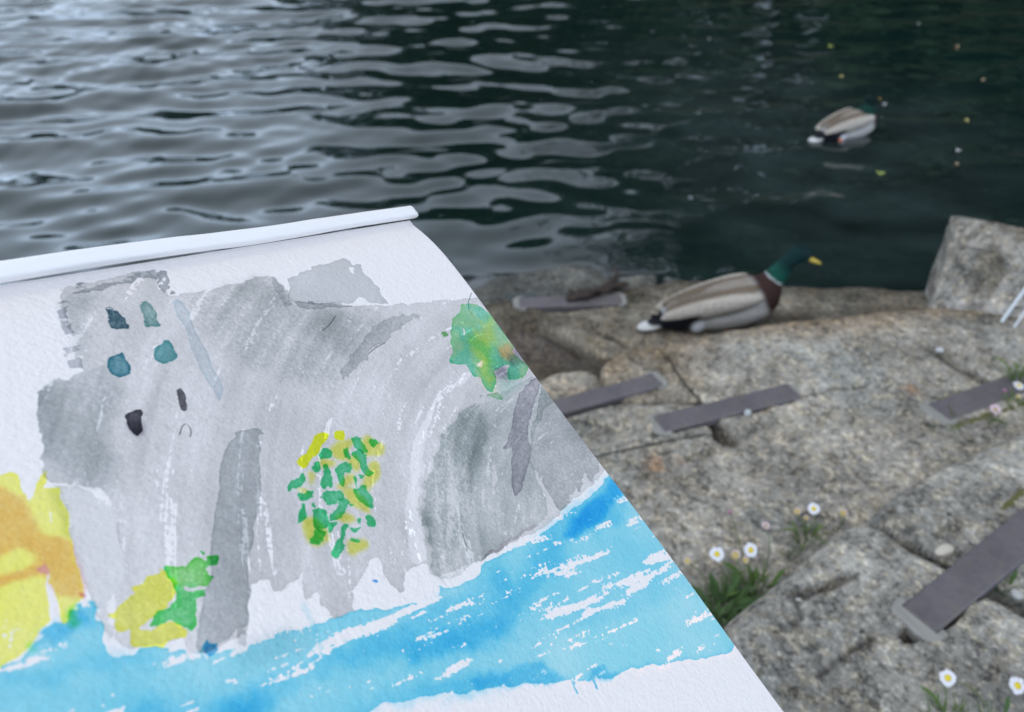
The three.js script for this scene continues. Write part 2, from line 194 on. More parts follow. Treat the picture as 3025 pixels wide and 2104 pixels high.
clampBar(C2, HG - 0.003, 0.046, 'iron clamp partly covered by the sketch pad edge', [1]);
clampBar(C3, HG - 0.003, 0.050, 'straight iron clamp over a black hole, bare stone all round it', [-1, 1], 0.002);
clampBar(C4, HG - 0.003, 0.056, 'mossy iron clamp with flower heads over it at the frame edge', [-1], 0, 0.014);
clampBar(C5, HD - 0.003, 0.058, 'biggest and nearest iron clamp, on the step stones', [-1], 0, 0.013);

// ------------------------------------------------------------------ water
const WAVES = [];
{ const r = rng(77); const add = (L, slope, spread, n, mean = 0.06) => { for (let i = 0; i < n; i++) { const l = L * Math.pow(1.5, r() - 0.5), k = (2 * Math.PI) / l, a = mean + (r() + r() - 1) * spread; WAVES.push([Math.sin(a) * k, Math.cos(a) * k, (slope / k) * (0.6 + 0.8 * r()), r() * 6.283]); } };
  add(0.95, 0.008, 0.40, 6, 0.1); add(0.55, 0.017, 0.50, 9, 0.22); add(0.38, 0.022, 0.60, 11, 0.18); add(0.27, 0.023, 0.75, 12, -0.06); add(0.18, 0.016, 1.0, 10, 0.1); add(0.11, 0.008, 1.3, 8); }
const DUCK2 = at(2500, 408, 0.0);
function waterAt(x, z) {
  let y = 0, dx = 0, dz = 0; const wx = x + 0.10 * Math.sin(z * 2.1 + x * 0.7), calm = mixf(1, 0.8, sstep(0.7, 1.8, x)), far = 1;
  const gust = 0.66 + 0.9 * fbm(x * 0.9 + 3, 2, z * 0.9, 2);
  for (const [kx, kz, a, p] of WAVES) { const s = kx * wx + kz * z + p, A = a * calm * gust * far * (0.35 + 1.3 * n3(x * kz * 0.10 + p * 9, p, z * kz * 0.12)); y += A * Math.sin(s); const c = A * Math.cos(s); dx += c * kx; dz += c * kz; }
  // rings from the swimming duck and the trailing wash
  for (const [ox, oz, amp, l, dec, ph] of [[DUCK2.x, DUCK2.z, 0.0013, 0.15, 0.7, 0], [DUCK2.x + 0.1, DUCK2.z + 0.25, 0.0009, 0.10, 0.5, 2]]) { const ex = x - ox, ez = z - oz, q = Math.hypot(ex, ez) + 1e-4, k = 6.283 / l, e = amp * Math.exp(-q / dec) * sstep(0.02, 0.2, q), s = k * q + ph; y += e * Math.sin(s); const c = e * k * Math.cos(s) / q; dx += c * ex; dz += c * ez; }
  return [y, dx, dz];
}
{ const axis = (a, b, step, lo, hi) => { const L = []; for (let v = a; v <= b + 1e-6; v += step) L.push(v); let s = step, v = a; while (v > lo) { s *= 1.45; v -= s; L.unshift(Math.max(v, lo)); } s = step; v = b; while (v < hi) { s *= 1.45; v += s; L.push(Math.min(v, hi)); } return L; };
  const X = axis(-4.2, 4.2, 0.0165, -300, 300), Z = axis(-6.6, -1.3, 0.0125, -300, 2.5), pos = [], nor = [], color = [], idx = [], fadeOut = (x, z) => sstep(7, 4.6, Math.abs(x)) * sstep(-9, -6.8, z);
  const edge = [[1180, 880], [1400, 842], [1640, 815], [1860, 815]].map(([x, y]) => at(x, y, 0));
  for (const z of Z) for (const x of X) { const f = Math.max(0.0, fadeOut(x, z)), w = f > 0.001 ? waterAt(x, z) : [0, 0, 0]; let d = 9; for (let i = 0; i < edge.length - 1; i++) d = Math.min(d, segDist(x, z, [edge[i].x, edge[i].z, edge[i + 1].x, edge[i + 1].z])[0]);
    const sh = (1 - sstep(0.0, 0.13, d + 0.10 * (fbm(x * 8, 4, z * 8, 2) - 0.5))) * 0.9, damp = f * mixf(1, 0.35, sh); pos.push(x, w[0] * damp, z); const nx = -w[1] * damp, nz = -w[2] * damp, l = 1 / Math.hypot(nx, 1, nz); nor.push(nx * l, l, nz * l);
    const m = 0.8 + 0.4 * fbm(x * 1.2, 6, z * 1.2, 2);
    // grey patch painted into the water colour in place of dim sky reflection
    const paintedSheen = sstep(1.25, 0.2, Math.hypot((x - 1.25) / 1.1, (z + 3.2) / 1.5) + 0.75 * (fbm(x * 2.2, 8, z * 2.6, 4) - 0.5)), waterTint = (d, q) => mixf(mixf(d * m, q * (0.3 + 1.4 * fbm(x * 5, 3, z * 10, 3)), paintedSheen), 0.10, sh);
    color.push(waterTint(0.007, 0.030), waterTint(0.023, 0.046), waterTint(0.020, 0.045)); }
  const n = X.length; for (let j = 0; j < Z.length - 1; j++) for (let i = 0; i < n - 1; i++) { const a = j * n + i; idx.push(a, a + n, a + 1, a + 1, a + n, a + n + 1); }
  const water = new THREE.MeshPhysicalMaterial({ roughness: 0.045, ior: 1.6, vertexColors: true, transmission: 0.45, thickness: 0 }); 
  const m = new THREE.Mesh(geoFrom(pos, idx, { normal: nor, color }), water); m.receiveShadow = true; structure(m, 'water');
  const bed = shade(new THREE.Mesh(new THREE.PlaneGeometry(600, 600, 1, 1).rotateX(-Math.PI / 2), new THREE.MeshStandardMaterial({ color: col(0.02, 0.03, 0.024), roughness: 1 }))); bed.position.y = -0.9; structure(bed, 'river_bed'); }

// ------------------------------------------------------------------ trees across the water, mirrored in it
const bark = new THREE.MeshStandardMaterial({ color: col(0.06, 0.05, 0.04), roughness: 0.95 });
const leafMats = [[0.055, 0.095, 0.045], [0.045, 0.08, 0.04], [0.06, 0.085, 0.05]].map((c) => { const m = new THREE.MeshPhysicalMaterial({ color: col(...c), roughness: 0.9, side: THREE.DoubleSide }); return m; });
function crownGeo(seed, H, R, n, leaf) { const r = rng(seed), lobes = []; for (let i = 0; i < 24; i++) { const a = r() * 6.283, y = i < 7 ? 0.02 + 0.3 * r() : 0.25 + 0.7 * r(), w = Math.sin(Math.PI * Math.min(1, 0.18 + y * 0.76)) ; lobes.push([Math.cos(a) * R * 0.62 * w * r(), y * H, Math.sin(a) * R * 0.62 * w * r(), R * (0.32 + 0.25 * r())]); }
  const pos = [], idx = []; for (let i = 0; i < n; i++) { const L = lobes[Math.floor(r() * lobes.length)], u = r() * 2 - 1, a = r() * 6.283, q = Math.sqrt(1 - u * u), rad = L[3] * (0.75 + 0.3 * r()), c = V(L[0] + q * Math.cos(a) * rad, L[1] + u * rad * 0.85, L[2] + q * Math.sin(a) * rad), s = H * leaf * (0.6 + 0.9 * r()), e1 = V(r() - 0.5, (r() - 0.5) * 0.7, r() - 0.5).normalize(), e2 = V(r() - 0.5, r() - 0.5, r() - 0.5).cross(e1).normalize(), b = pos.length / 3;
    for (const [p, t] of [[-1.6, 0], [0, -0.8], [1.6, 0], [0, 0.8]]) pos.push(c.x + (e1.x * p + e2.x * t) * s, c.y + (e1.y * p + e2.y * t) * s, c.z + (e1.z * p + e2.z * t) * s); idx.push(b, b + 1, b + 2, b, b + 2, b + 3); }
  return geoFrom(pos, idx); }
function trunkGeo(seed, H) { const r = rng(seed), gs = []; const limb = (a, b, r0, r1) => { const c = new THREE.CatmullRomCurve3([a, a.clone().lerp(b, 0.5).add(V((r() - 0.5) * 0.3, 0, (r() - 0.5) * 0.3)), b]), g = new THREE.TubeGeometry(c, 10, 1, 7), p = g.attributes.position; for (let i = 0; i < p.count; i++) { const t = Math.floor(i / 8) / 10, o = c.getPointAt(t), w = mixf(r0, r1, t); p.setXYZ(i, o.x + (p.getX(i) - o.x) * w, o.y + (p.getY(i) - o.y) * w, o.z + (p.getZ(i) - o.z) * w); } gs.push(g); };
  limb(V(0, -0.3, 0), V(0.1, H * 0.8, 0), H * 0.028, H * 0.006); for (let i = 0; i < 7; i++) { const a = r() * 6.283, y = H * (0.25 + 0.5 * r()); limb(V(0, y, 0), V(Math.cos(a) * H * 0.22, y + H * 0.14, Math.sin(a) * H * 0.22), H * 0.011, H * 0.003); } const g = mergeGeometries(gs); g.computeVertexNormals(); return g; }
const protos = [0, 1, 2, 3].map((k) => [crownGeo(50 + k, 10, 3.6, k === 3 ? 3200 : 3400, k === 3 ? 0.0075 : 0.015), trunkGeo(70 + k, 10)]);
function tree(x, y, z, H, wide, k, label, group) { const t = thing('tree', label, 'tree', V(x, y, z), group); t.scale.set((H / 10) * wide, H / 10, (H / 10) * wide); t.rotation.y = k * 1.7 + x; part('crown', protos[k < 0 ? 3 : k % 3][0], leafMats[Math.abs(k) % 3], t); part('trunk', protos[k < 0 ? 3 : k % 3][1], bark, t); return t; }
const polar = (deg, d) => [Math.sin(deg * Math.PI / 180) * d, -Math.cos(deg * Math.PI / 180) * d];
[[15.5, 12, 13, 0.66, -1], [22, 12.5, 13.5, 0.75, -2], [18.5, 14, 15, 0.7, -3], [26, 14, 15, 0.8, -1], [30, 11, 12, 0.85, 0], [39, 11, 13, 1.1, 1], [51, 11, 12, 1.2, 2], [43, 16, 18, 1.2, 1]].forEach(([az, d, H, w, k], i) => { const [x, z] = polar(az, d); tree(x, 0.25, z, H, w, k, 'tall dark tree beyond the dark water on the right, seen only as its reflection', 'trees mirrored in the dark water'); });
[[9, 44, 20], [4, 46, 19.5], [0, 45, 18], [-5, 47, 18], [-10, 46, 14.5], [-16, 48, 11], [-23, 50, 9.5], [-31, 50, 8.5], [-40, 52, 8.5], [-50, 52, 8]].forEach(([az, d, H], i) => { const [x, z] = polar(az, d); tree(x, 0.4, z, H, 1.35, i + 1, 'tree on the far bank, seen only as dark green streaks between the bright ripples', 'trees mirrored as green streaks'); });
{ const s = new THREE.Shape(); s.moveTo(2.2, 9.5); s.lineTo(6, 7.2); s.lineTo(10, 5.4); s.lineTo(30, 3); s.lineTo(60, 60); s.lineTo(9, 60); s.lineTo(5, 43); s.lineTo(-60, 43); s.lineTo(-120, 44); s.lineTo(-120, 90); s.lineTo(120, 90); s.lineTo(120, 3); s.lineTo(31, 2); s.lineTo(30, 2.9);
  const sh = new THREE.Shape([[1.9, 9.6], [6, 7.4], [10, 5.6], [60, 4], [140, 4], [140, 120], [-140, 120], [-140, 44], [-20, 42.5], [4, 42], [3, 20]].map(([x, y]) => new THREE.Vector2(x, y))), g = new THREE.ExtrudeGeometry(sh, { depth: 1.4, bevelEnabled: true, bevelSize: 0.4, bevelThickness: 0.15, bevelSegments: 3 }); g.rotateX(-Math.PI / 2); g.translate(0, -1.1, 0);
  structure(shade(new THREE.Mesh(g, new THREE.MeshStandardMaterial({ color: col(0.05, 0.055, 0.03), roughness: 1 }))), 'far_bank'); }

// ------------------------------------------------------------------ sketch pad
const toWorld = (a, b, c) => V(0, 0, 0).addScaledVector(RIGHT, a).addScaledVector(UPV, b).addScaledVector(FWD, -c);
const PU = toWorld(0.57630858, 0.24378792, -0.78002299), PV = toWorld(0.58382316, -0.79070371, 0.18422314), PN = toWorld(0.5718557, 0.56156486, 0.59801837);
const PO = EYE.clone().addScaledVector(sight(1235, 646), 0.5);                         // top right corner of the sheet
const SW = 0.34, SH = 0.404, ST = -0.004, PW = 1536, PH = 1792;
// a spot of the painting, measured on the photograph, in pixels of the sheet
function sheet(x, y) { const d = sight(x, y), k = PO.clone().sub(EYE).dot(PN) / d.dot(PN), q = EYE.clone().addScaledVector(d, k).sub(PO); return [((q.dot(PU) + SW) / SW) * PW, ((q.dot(PV) - ST) / SH) * PH]; }
const zoomed = (ox, oy, s) => (l) => { const o = []; for (let i = 0; i < l.length; i += 2) o.push(sheet(ox + l[i] / s, oy + l[i + 1] / s)); return o; };
const F = zoomed(0, 0, 0.75901), z1 = zoomed(0, 600, 2.851), z2 = zoomed(700, 600, 2.851), z3 = zoomed(0, 1100, 2.851), z4 = zoomed(700, 1100, 2.851), z5 = zoomed(0, 1560, 2.87), z6 = zoomed(700, 1560, 2.87), z7 = zoomed(1300, 800, 2.851), z8 = zoomed(1400, 1300, 1.986);
const NT = 512, nWarp = tileNoise(NT, 20, 5, 11), nWarp2 = tileNoise(NT, 20, 5, 12), nGrain = tileNoise(NT, 110, 2, 13), nLow = tileNoise(NT, 5, 5, 14), nStreak = tileNoise(NT, 12, 4, 15), nPaper = tileNoise(NT, 64, 3, 16);
const tap = (n, x, y) => n[(Math.floor(y) & (NT - 1)) * NT + (Math.floor(x) & (NT - 1))];
function tapL(n, x, y) { const ix = Math.floor(x), iy = Math.floor(y), u = x - ix, v = y - iy, a = ix & 511, b = (ix + 1) & 511, c = (iy & 511) * 512, d = ((iy + 1) & 511) * 512; return mixf(mixf(n[c + a], n[c + b], u), mixf(n[d + a], n[d + b], u), v); }
function blur(m, w, h, r) { r = Math.max(1, Math.round(r)); const t = new Float32Array(m.length); for (let pass = 0; pass < 2; pass++) {
  for (let y = 0; y < h; y++) { let s = 0; const o = y * w; for (let x = -r; x <= r; x++) s += m[o + clamp(x, 0, w - 1)]; for (let x = 0; x < w; x++) { t[o + x] = s / (2 * r + 1); s += m[o + Math.min(w - 1, x + r + 1)] - m[o + Math.max(0, x - r)]; } }
  for (let x = 0; x < w; x++) { let s = 0; for (let y = -r; y <= r; y++) s += t[clamp(y, 0, h - 1) * w + x]; for (let y = 0; y < h; y++) { m[y * w + x] = s / (2 * r + 1); s += t[Math.min(h - 1, y + r + 1) * w + x] - t[Math.max(0, y - r) * w + x]; } } } return m; }
function maskOf(polys, holes = [], pad = 40) {
  let x0 = 1e9, y0 = 1e9, x1 = -1e9, y1 = -1e9; for (const p of polys) for (const [x, y] of p) { x0 = Math.min(x0, x); x1 = Math.max(x1, x); y0 = Math.min(y0, y); y1 = Math.max(y1, y); }
  x0 = Math.max(0, Math.floor(x0 - pad)); y0 = Math.max(0, Math.floor(y0 - pad)); x1 = Math.min(PW, Math.ceil(x1 + pad)); y1 = Math.min(PH, Math.ceil(y1 + pad)); const w = x1 - x0, h = y1 - y0; if (w < 2 || h < 2) return null;
  const c = document.createElement('canvas'); c.width = w; c.height = h; const g = c.getContext('2d');
  const draw = (p) => { g.beginPath(); const n = p.length, on = (i, t) => [mixf(p[i % n][0], p[(i + 1) % n][0], t) - x0, mixf(p[i % n][1], p[(i + 1) % n][1], t) - y0]; g.moveTo(...on(0, 0.25)); for (let i = 1; i <= n; i++) { g.lineTo(...on(i - 1, 0.75)); g.quadraticCurveTo(p[i % n][0] - x0, p[i % n][1] - y0, ...on(i, 0.25)); } g.fill(); };
  g.fillStyle = '#fff'; polys.forEach(draw); g.globalCompositeOperation = 'destination-out'; holes.forEach(draw);
  const d = g.getImageData(0, 0, w, h).data, m = new Float32Array(w * h); for (let i = 0; i < m.length; i++) m[i] = d[i * 4 + 3] / 255; return { m, x0, y0, w, h };
}
const grow = (p, k) => { let x = 0, y = 0; for (const q of p) { x += q[0] / p.length; y += q[1] / p.length; } return p.map((q) => [x + (q[0] - x) * k, y + (q[1] - y) * k]); };
const KEEP = z3([312, 182, 316, 181, 340, 166, 480, 74, 560, 48, 640, 30, 800, -20, 960, -60, 1100, 200, 1050, 1060, 760, 1010, 600, 955, 420, 950, 400, 940, 375, 780, 342, 520, 330, 380, 316, 200]);
const ARC = sheet(1900, 1650);
const paint = [new Float32Array(PW * PH).fill(1), new Float32Array(PW * PH).fill(1), new Float32Array(PW * PH).fill(1)];
function wash(polys, T, o = {}) {
  const { edge = 0.35, gran = 0.22, rough = 5, soft = 1, vary = 0.25, alpha = 1, holes = [], dir = null, dry = 0, zones = null, fine = 1, arc = null, stroke = 0, clip = null, dryEdge = 0, other = null } = o;
  const M = maskOf(polys, holes, 40 + soft * 2); if (!M) return; const { m, x0, y0, w, h } = M, b = blur(m.slice(), w, h, 9); if (soft > 1) blur(m, w, h, soft);
  if (clip) { const q = maskOf([clip], [], 60), k = new Float32Array(w * h); for (let y = 0; y < q.h; y++) for (let x = 0; x < q.w; x++) { const X = x + q.x0 - x0, Y = y + q.y0 - y0; if (X >= 0 && X < w && Y >= 0 && Y < h) k[Y * w + X] = q.m[y * q.w + x]; } blur(k, w, h, 1); for (let i = 0; i < m.length; i++) m[i] *= k[i]; }
  let Z = null; if (zones) { Z = new Float32Array(w * h); for (const [zp, k, s] of zones) { const q = maskOf([zp], [], 60); if (!q) continue; blur(q.m, q.w, q.h, s ?? 10); for (let y = 0; y < q.h; y++) { const Y = y + q.y0 - y0; if (Y < 0 || Y >= h) continue; for (let x = 0; x < q.w; x++) { const X = x + q.x0 - x0; if (X >= 0 && X < w) Z[Y * w + X] = Math.max(Z[Y * w + X], k * q.m[y * q.w + x]); } } } }
  let ux = 1, uy = 0; if (dir) { const p = dir, l = Math.hypot(p[1][0] - p[0][0], p[1][1] - p[0][1]); ux = (p[1][0] - p[0][0]) / l; uy = (p[1][1] - p[0][1]) / l; }
  const l0 = T.map(Math.log), l1 = other && other.map(Math.log);
  for (let y = 0; y < h; y++) for (let x = 0; x < w; x++) {
    const X = x + x0, Y = y + y0, wx = (tap(nWarp, X, Y) - 0.5) * rough * 4, wy = (tap(nWarp2, X, Y) - 0.5) * rough * 4, sx = clamp(Math.round(x + wx), 0, w - 1), sy = clamp(Math.round(y + wy), 0, h - 1); let c = m[sy * w + sx]; if (c < 0.004) continue;
    if (soft <= 3) c = sstep(0.3, 0.7, c); const bb = b[sy * w + sx], grain = tap(nGrain, X * 1.0, Y * 1.0);
    let sv = 0; if ((dir || arc) && (dry || zones || dryEdge || stroke)) { let u, v; if (arc) { const ax = X - arc[0], ay = Y - arc[1]; v = Math.hypot(ax, ay); u = Math.atan2(ay, ax) * 620; } else { u = X * ux + Y * uy; v = -X * uy + Y * ux; } sv = (tapL(nStreak, u * 0.10, v * 0.9) + 0.5 * tapL(nStreak, u * 0.3 + 100, v * 2.6) - 0.75) * 2; const st = 0.5 + 1.75 * (0.52 * tapL(nStreak, u * 0.27 * fine, v * 1.9 * fine) + 0.22 * tapL(nLow, u * 0.2 * fine, v * 1.5 * fine) + 0.12 * tap(nPaper, X, Y) + 0.14 * tap(nGrain, X * 0.8, Y * 0.8) - 0.5); const z = Math.max(dry, Z ? Z[y * w + x] : 0, dryEdge * sstep(0.98, 0.55, bb)); if (z > 0) { const th = mixf(0.84, 0.26, z); c *= 1 - sstep(th - 0.025, th + 0.025, st); } }
    let dens = 1 + edge * sstep(0.80, 0.5, bb) * (soft <= 3 ? 1 : 0.3) + gran * (grain - 0.5) * 2 + vary * (tap(nLow, X * 0.8, Y * 0.8) - 0.5) * 3 + stroke * sv; dens = Math.max(0.25, dens) * c * alpha;
    const i = Y * PW + X; let a = l0; if (l1) { const t = sstep(0.42, 0.58, tap(nLow, X * 1.7 + 200, Y * 1.7)); a = [mixf(l0[0], l1[0], t), mixf(l0[1], l1[1], t), mixf(l0[2], l1[2], t)]; }
    paint[0][i] *= Math.exp(a[0] * dens); paint[1][i] *= Math.exp(a[1] * dens); paint[2][i] *= Math.exp(a[2] * dens);
  }
}
// -- grey keep on its cliff
const gapPeak = z6([970, 720, 985, 540, 1040, 470, 1100, 360, 1150, 240, 1180, 222, 1215, 300, 1260, 400, 1320, 480, 1395, 552, 1350, 640, 1180, 700]);
wash([[...z1([505, 690, 560, 650, 780, 600, 1000, 560, 1200, 505, 1330, 520, 1345, 640, 1350, 700, 1440, 745, 1560, 735, 1800, 690, 2000, 650, 2281, 585]), ...z2([190, 585, 290, 590, 350, 640, 420, 690, 450, 760, 470, 840, 660, 838, 940, 850, 1010, 862, 1120, 872, 1350, 852, 1600, 838, 1900, 810, 1980, 790, 2050, 815, 2200, 980]), ...z7([700, 600, 1000, 990, 1200, 1250, 1420, 1597]), ...z8([800, 140, 720, 240, 600, 330, 510, 425, 430, 505, 200, 625, 20, 715]), ...z6([1900, 330, 1720, 400, 1630, 380, 1630, 300, 1450, 330, 1420, 540, 1330, 560, 1180, 700, 1000, 720, 800, 770, 770, 690, 715, 640, 720, 545, 640, 580, 575, 590, 560, 450, 545, 365, 480, 450, 400, 500, 310, 545, 260, 432, 95, 490, 80, 700, 90, 900, 0, 960]), ...z5([1850, 1010, 1670, 1085, 1590, 1040, 1585, 940, 1440, 960, 1200, 990, 1080, 1005, 990, 950, 975, 800, 1000, 600, 1035, 480, 1052, 370, 1055, 200, 1000, 60]), ...z3([1050, 1560, 1000, 1440, 975, 1200, 940, 1040, 860, 1000, 640, 960, 400, 940, 375, 780, 340, 520, 330, 380, 316, 200, 312, 182, 330, 172, 480, 72, 640, 30]), ...z1([690, 1425, 650, 1330, 620, 1250, 600, 1100, 575, 960, 545, 860])]], [0.862, 0.866, 0.866], { holes: [gapPeak, z2([960, 540, 985, 520, 1010, 590])], rough: 5, edge: 0.25, gran: 0.3, vary: 0.32, dry: 0.13, fine: 2.2, stroke: 0.5, arc: ARC, zones: [[z4([1560, 700, 1800, 250, 2010, 30, 1900, 0, 1500, 280, 1400, 700, 1380, 1000]), 0.42], [z1([505, 690, 600, 700, 590, 900, 690, 1420, 560, 1380, 520, 900]), 0.72, 6], [z2([420, 560, 520, 560, 480, 850, 400, 760]), 0.5, 6], [z3([760, 60, 900, 60, 880, 520, 800, 520]), 0.45, 8]] });
// pale lower panel at the left foot of the cliff
wash([[...z3([390, 890, 430, 970, 640, 960, 720, 1010, 930, 1050, 980, 1220, 1010, 1430, 1050, 1560]), ...z5([1055, 200, 1052, 370, 1030, 480, 990, 620, 905, 640, 960, 700, 975, 850, 960, 945, 900, 870, 800, 700, 700, 470, 620, 220]), ...z3([600, 1480, 570, 1200, 500, 1000])]], [0.90, 0.905, 0.905], { edge: 0.5, gran: 0.12, rough: 4, dir: z3([900, 1000, 1000, 1500]), dryEdge: 0.38 });
wash([z3([100, 60, 700, -160, 960, 0, 1020, 200, 880, 480, 1000, 860, 980, 1030, 760, 1010, 600, 950, 510, 820, 440, 700, 100, 760])], [0.895, 0.912, 0.915], { clip: KEEP, soft: 9, edge: 0.6, gran: 0.42, vary: 0.5, rough: 8, stroke: 0.6, arc: ARC });
wash([z3([100, 185, 420, 60, 480, 380, 500, 800, 430, 960, 100, 960])], [0.93, 0.94, 0.945], { clip: KEEP, soft: 6, gran: 0.2, alpha: 0.8 });
wash([z1([540, 720, 640, 690, 860, 690, 850, 820, 720, 1000, 740, 1440, 680, 1330, 620, 1180, 575, 950])], [0.89, 0.905, 0.91], { soft: 10, gran: 0.4, rough: 7 });
wash([z1([440, 670, 540, 650, 700, 615, 950, 560, 1150, 540, 1280, 510, 1390, 500, 1330, 570, 1200, 570, 1180, 620, 900, 660, 650, 690, 470, 695])], [0.80, 0.82, 0.83], { edge: 0.4, soft: 3, rough: 6, dir: z1([450, 690, 1300, 530]), dry: 0.44, gran: 0.3 });
wash([z1([1340, 540, 1430, 500, 1450, 640, 1500, 720, 1420, 740, 1360, 700])], [0.72, 0.735, 0.75], { dir: z1([1300, 700, 1450, 500]), dry: 0.60 });
wash([z1([510, 700, 590, 700, 580, 880, 700, 1400, 560, 1390, 520, 900])], [0.80, 0.81, 0.83], { dir: z1([510, 720, 640, 700]), dry: 0.6, fine: 1.6, rough: 6 });
// darker upper middle
wash([[...z1([1560, 750, 2000, 660, 2260, 600]), ...z2([330, 640, 380, 720, 460, 880, 660, 915, 850, 900, 1040, 890, 1130, 910, 1250, 990, 1400, 950, 1340, 1000, 1150, 1110, 960, 1350, 800, 1597, 500, 1500, 250, 1400]), ...z1([1900, 1300, 1750, 1100, 1640, 900])]], [0.895, 0.905, 0.905], { soft: 16, gran: 0.5, vary: 0.45, rough: 8, stroke: 0.9, arc: ARC, zones: [[z2([400, 900, 900, 850, 1300, 950, 1000, 1300, 600, 1100]), 0.26]] });
wash([z2([1130, 1050, 1220, 990, 1500, 920, 1560, 940, 1400, 1030, 1250, 1150, 1000, 1400, 850, 1500, 950, 1300])], [0.87, 0.88, 0.88], { dir: z2([1000, 1400, 1400, 1000]), dry: 0.24, rough: 6, gran: 0.3 });
wash([z4([1990, 20, 1850, 130, 1700, 300, 1620, 480, 1590, 700, 1560, 950, 1550, 1250, 1600, 1240, 1615, 1597, 1450, 1597, 1425, 1250, 1430, 950, 1460, 700, 1480, 520, 1600, 330, 1780, 130, 1930, 0])], [1.085, 1.08, 1.082], { soft: 3, edge: 0, gran: 0.2, vary: 0.3, arc: ARC, dryEdge: 0.55, fine: 1.4 });
wash([z2([480, 840, 700, 828, 940, 845, 1000, 855, 860, 872, 740, 880, 640, 905, 560, 885])], [0.84, 0.85, 0.855], { edge: 0.4 });
wash([z2([290, 590, 330, 600, 400, 690, 450, 770, 460, 860, 400, 870, 360, 800, 330, 700])], [0.86, 0.87, 0.875], { edge: 0.3, dir: z2([300, 600, 450, 860]), dryEdge: 0.4 });
// pale building on the skyline
wash([z2([440, 610, 520, 595, 560, 575, 630, 560, 645, 525, 700, 520, 750, 488, 800, 495, 850, 460, 910, 445, 960, 470, 985, 500, 1055, 495, 1075, 590, 1130, 630, 1150, 670, 1210, 720, 1190, 740, 1265, 838, 1180, 845, 1110, 840, 1085, 800, 1040, 792, 960, 835, 800, 842, 470, 845, 442, 760])], [0.83, 0.84, 0.845], { edge: 0.28, gran: 0.12, rough: 5, vary: 0.18, holes: [z2([950, 540, 985, 515, 1010, 590, 990, 590])] });
// right hand cliff
wash([[...z4([2080, 180, 1900, 330, 1740, 520, 1650, 780, 1590, 1000, 1560, 1290, 1615, 1260, 1640, 1597]), ...z6([1640, 330, 1715, 400, 1760, 430, 1900, 380, 2050, 290, 2296, 165]), ...z8([60, 690, 200, 590, 330, 500, 390, 492, 440, 420, 380, 220, 330, 110]), ...z7([780, 1450, 870, 1180, 1000, 1050, 800, 880, 600, 990])]], [0.89, 0.912, 0.908], { edge: 0.5, gran: 0.35, rough: 6, vary: 0.35, dry: 0.14, fine: 2.0, stroke: 0.8, arc: ARC, zones: [[z4([1900, 660, 1960, 650, 1870, 1050, 1840, 1300, 1780, 1597, 1720, 1597, 1790, 1250]), 0.62, 7], [z4([2150, 680, 2220, 850, 2200, 1050, 2150, 1050]), 0.62, 6], [z4([1580, 900, 1640, 850, 1620, 1400, 1560, 1300]), 0.45, 8], [z4([2050, 190, 2110, 190, 2100, 280, 2050, 280]), 0.6, 5], [z8([30, 230, 80, 270, 60, 500]), 0.55, 6]] });
wash([[...z4([2050, 260, 1880, 380, 1740, 560, 1650, 820, 1600, 1060, 1570, 1270, 1620, 1270, 1650, 1597]), ...z6([1660, 330, 1720, 400, 1790, 420, 1880, 330, 1830, 200]), ...z4([1850, 1500, 1950, 1100, 2020, 800, 2100, 480])]], [0.83, 0.85, 0.845], { soft: 10, gran: 0.4, rough: 8, vary: 0.4, stroke: 0.9, arc: ARC, zones: [[z4([1900, 660, 1960, 650, 1870, 1050, 1840, 1300, 1780, 1597, 1720, 1597, 1790, 1250]), 0.62, 7]] });
wash([z4([1900, 500, 2030, 350, 1960, 700, 1880, 720])], [1.08, 1.08, 1.085], { soft: 14, edge: 0 });
wash([[...z7([700, 990, 830, 880, 850, 960, 780, 1150, 740, 1350, 750, 1597, 610, 1597, 620, 1480, 540, 1510, 600, 1340, 640, 1120])], z8([225, 20, 330, 0, 330, 120, 300, 200, 280, 300, 248, 345, 228, 240])], [0.82, 0.80, 0.83], { edge: 0.55, gran: 0.2, rough: 4 });
wash([[...z7([850, 1000, 880, 900, 1010, 1040, 1160, 1230, 1300, 1470]), ...z8([700, 30, 735, 120, 720, 200, 690, 260, 640, 190, 620, 300, 590, 280, 580, 340, 550, 400, 510, 420, 470, 360, 410, 250, 330, 130, 330, 0])]], [0.83, 0.845, 0.845], { edge: 0.35, gran: 0.3, rough: 5, vary: 0.3, holes: [z8([590, 290, 605, 275, 600, 350, 560, 360]), z8([640, 200, 665, 190, 650, 300, 615, 320])], dir: z8([600, 400, 650, 200]), dryEdge: 0.3 });
wash([z8([20, 705, 200, 590, 330, 500, 400, 490, 330, 530, 200, 620, 90, 680])], [0.86, 0.85, 0.86], { edge: 0.4 });
// buttress
wash([[...z3([1960, 515, 2030, 500, 2190, 485, 2212, 520, 2170, 540, 2195, 640, 2165, 690, 2200, 850, 2195, 1050, 2150, 1240, 2110, 1480, 2095, 1597]), ...z5([2110, 120, 2098, 480, 2090, 700, 2115, 800, 2060, 860, 1990, 890, 1940, 960, 1850, 970, 1830, 1010, 1720, 1070, 1668, 1060, 1675, 820, 1720, 560, 1780, 420, 1785, 0]), ...z3([1775, 1480, 1780, 1280, 1828, 1080, 1838, 900, 1850, 790, 1880, 680, 1930, 590, 1975, 545])]], [0.83, 0.85, 0.855], { edge: 0.45, gran: 0.16, rough: 3, vary: 0.18 });
wash([z6([0, 900, 60, 870, 90, 900, 90, 990, 40, 1010, 10, 990])], [0.9, 0.905, 0.91], { edge: 0.5 });
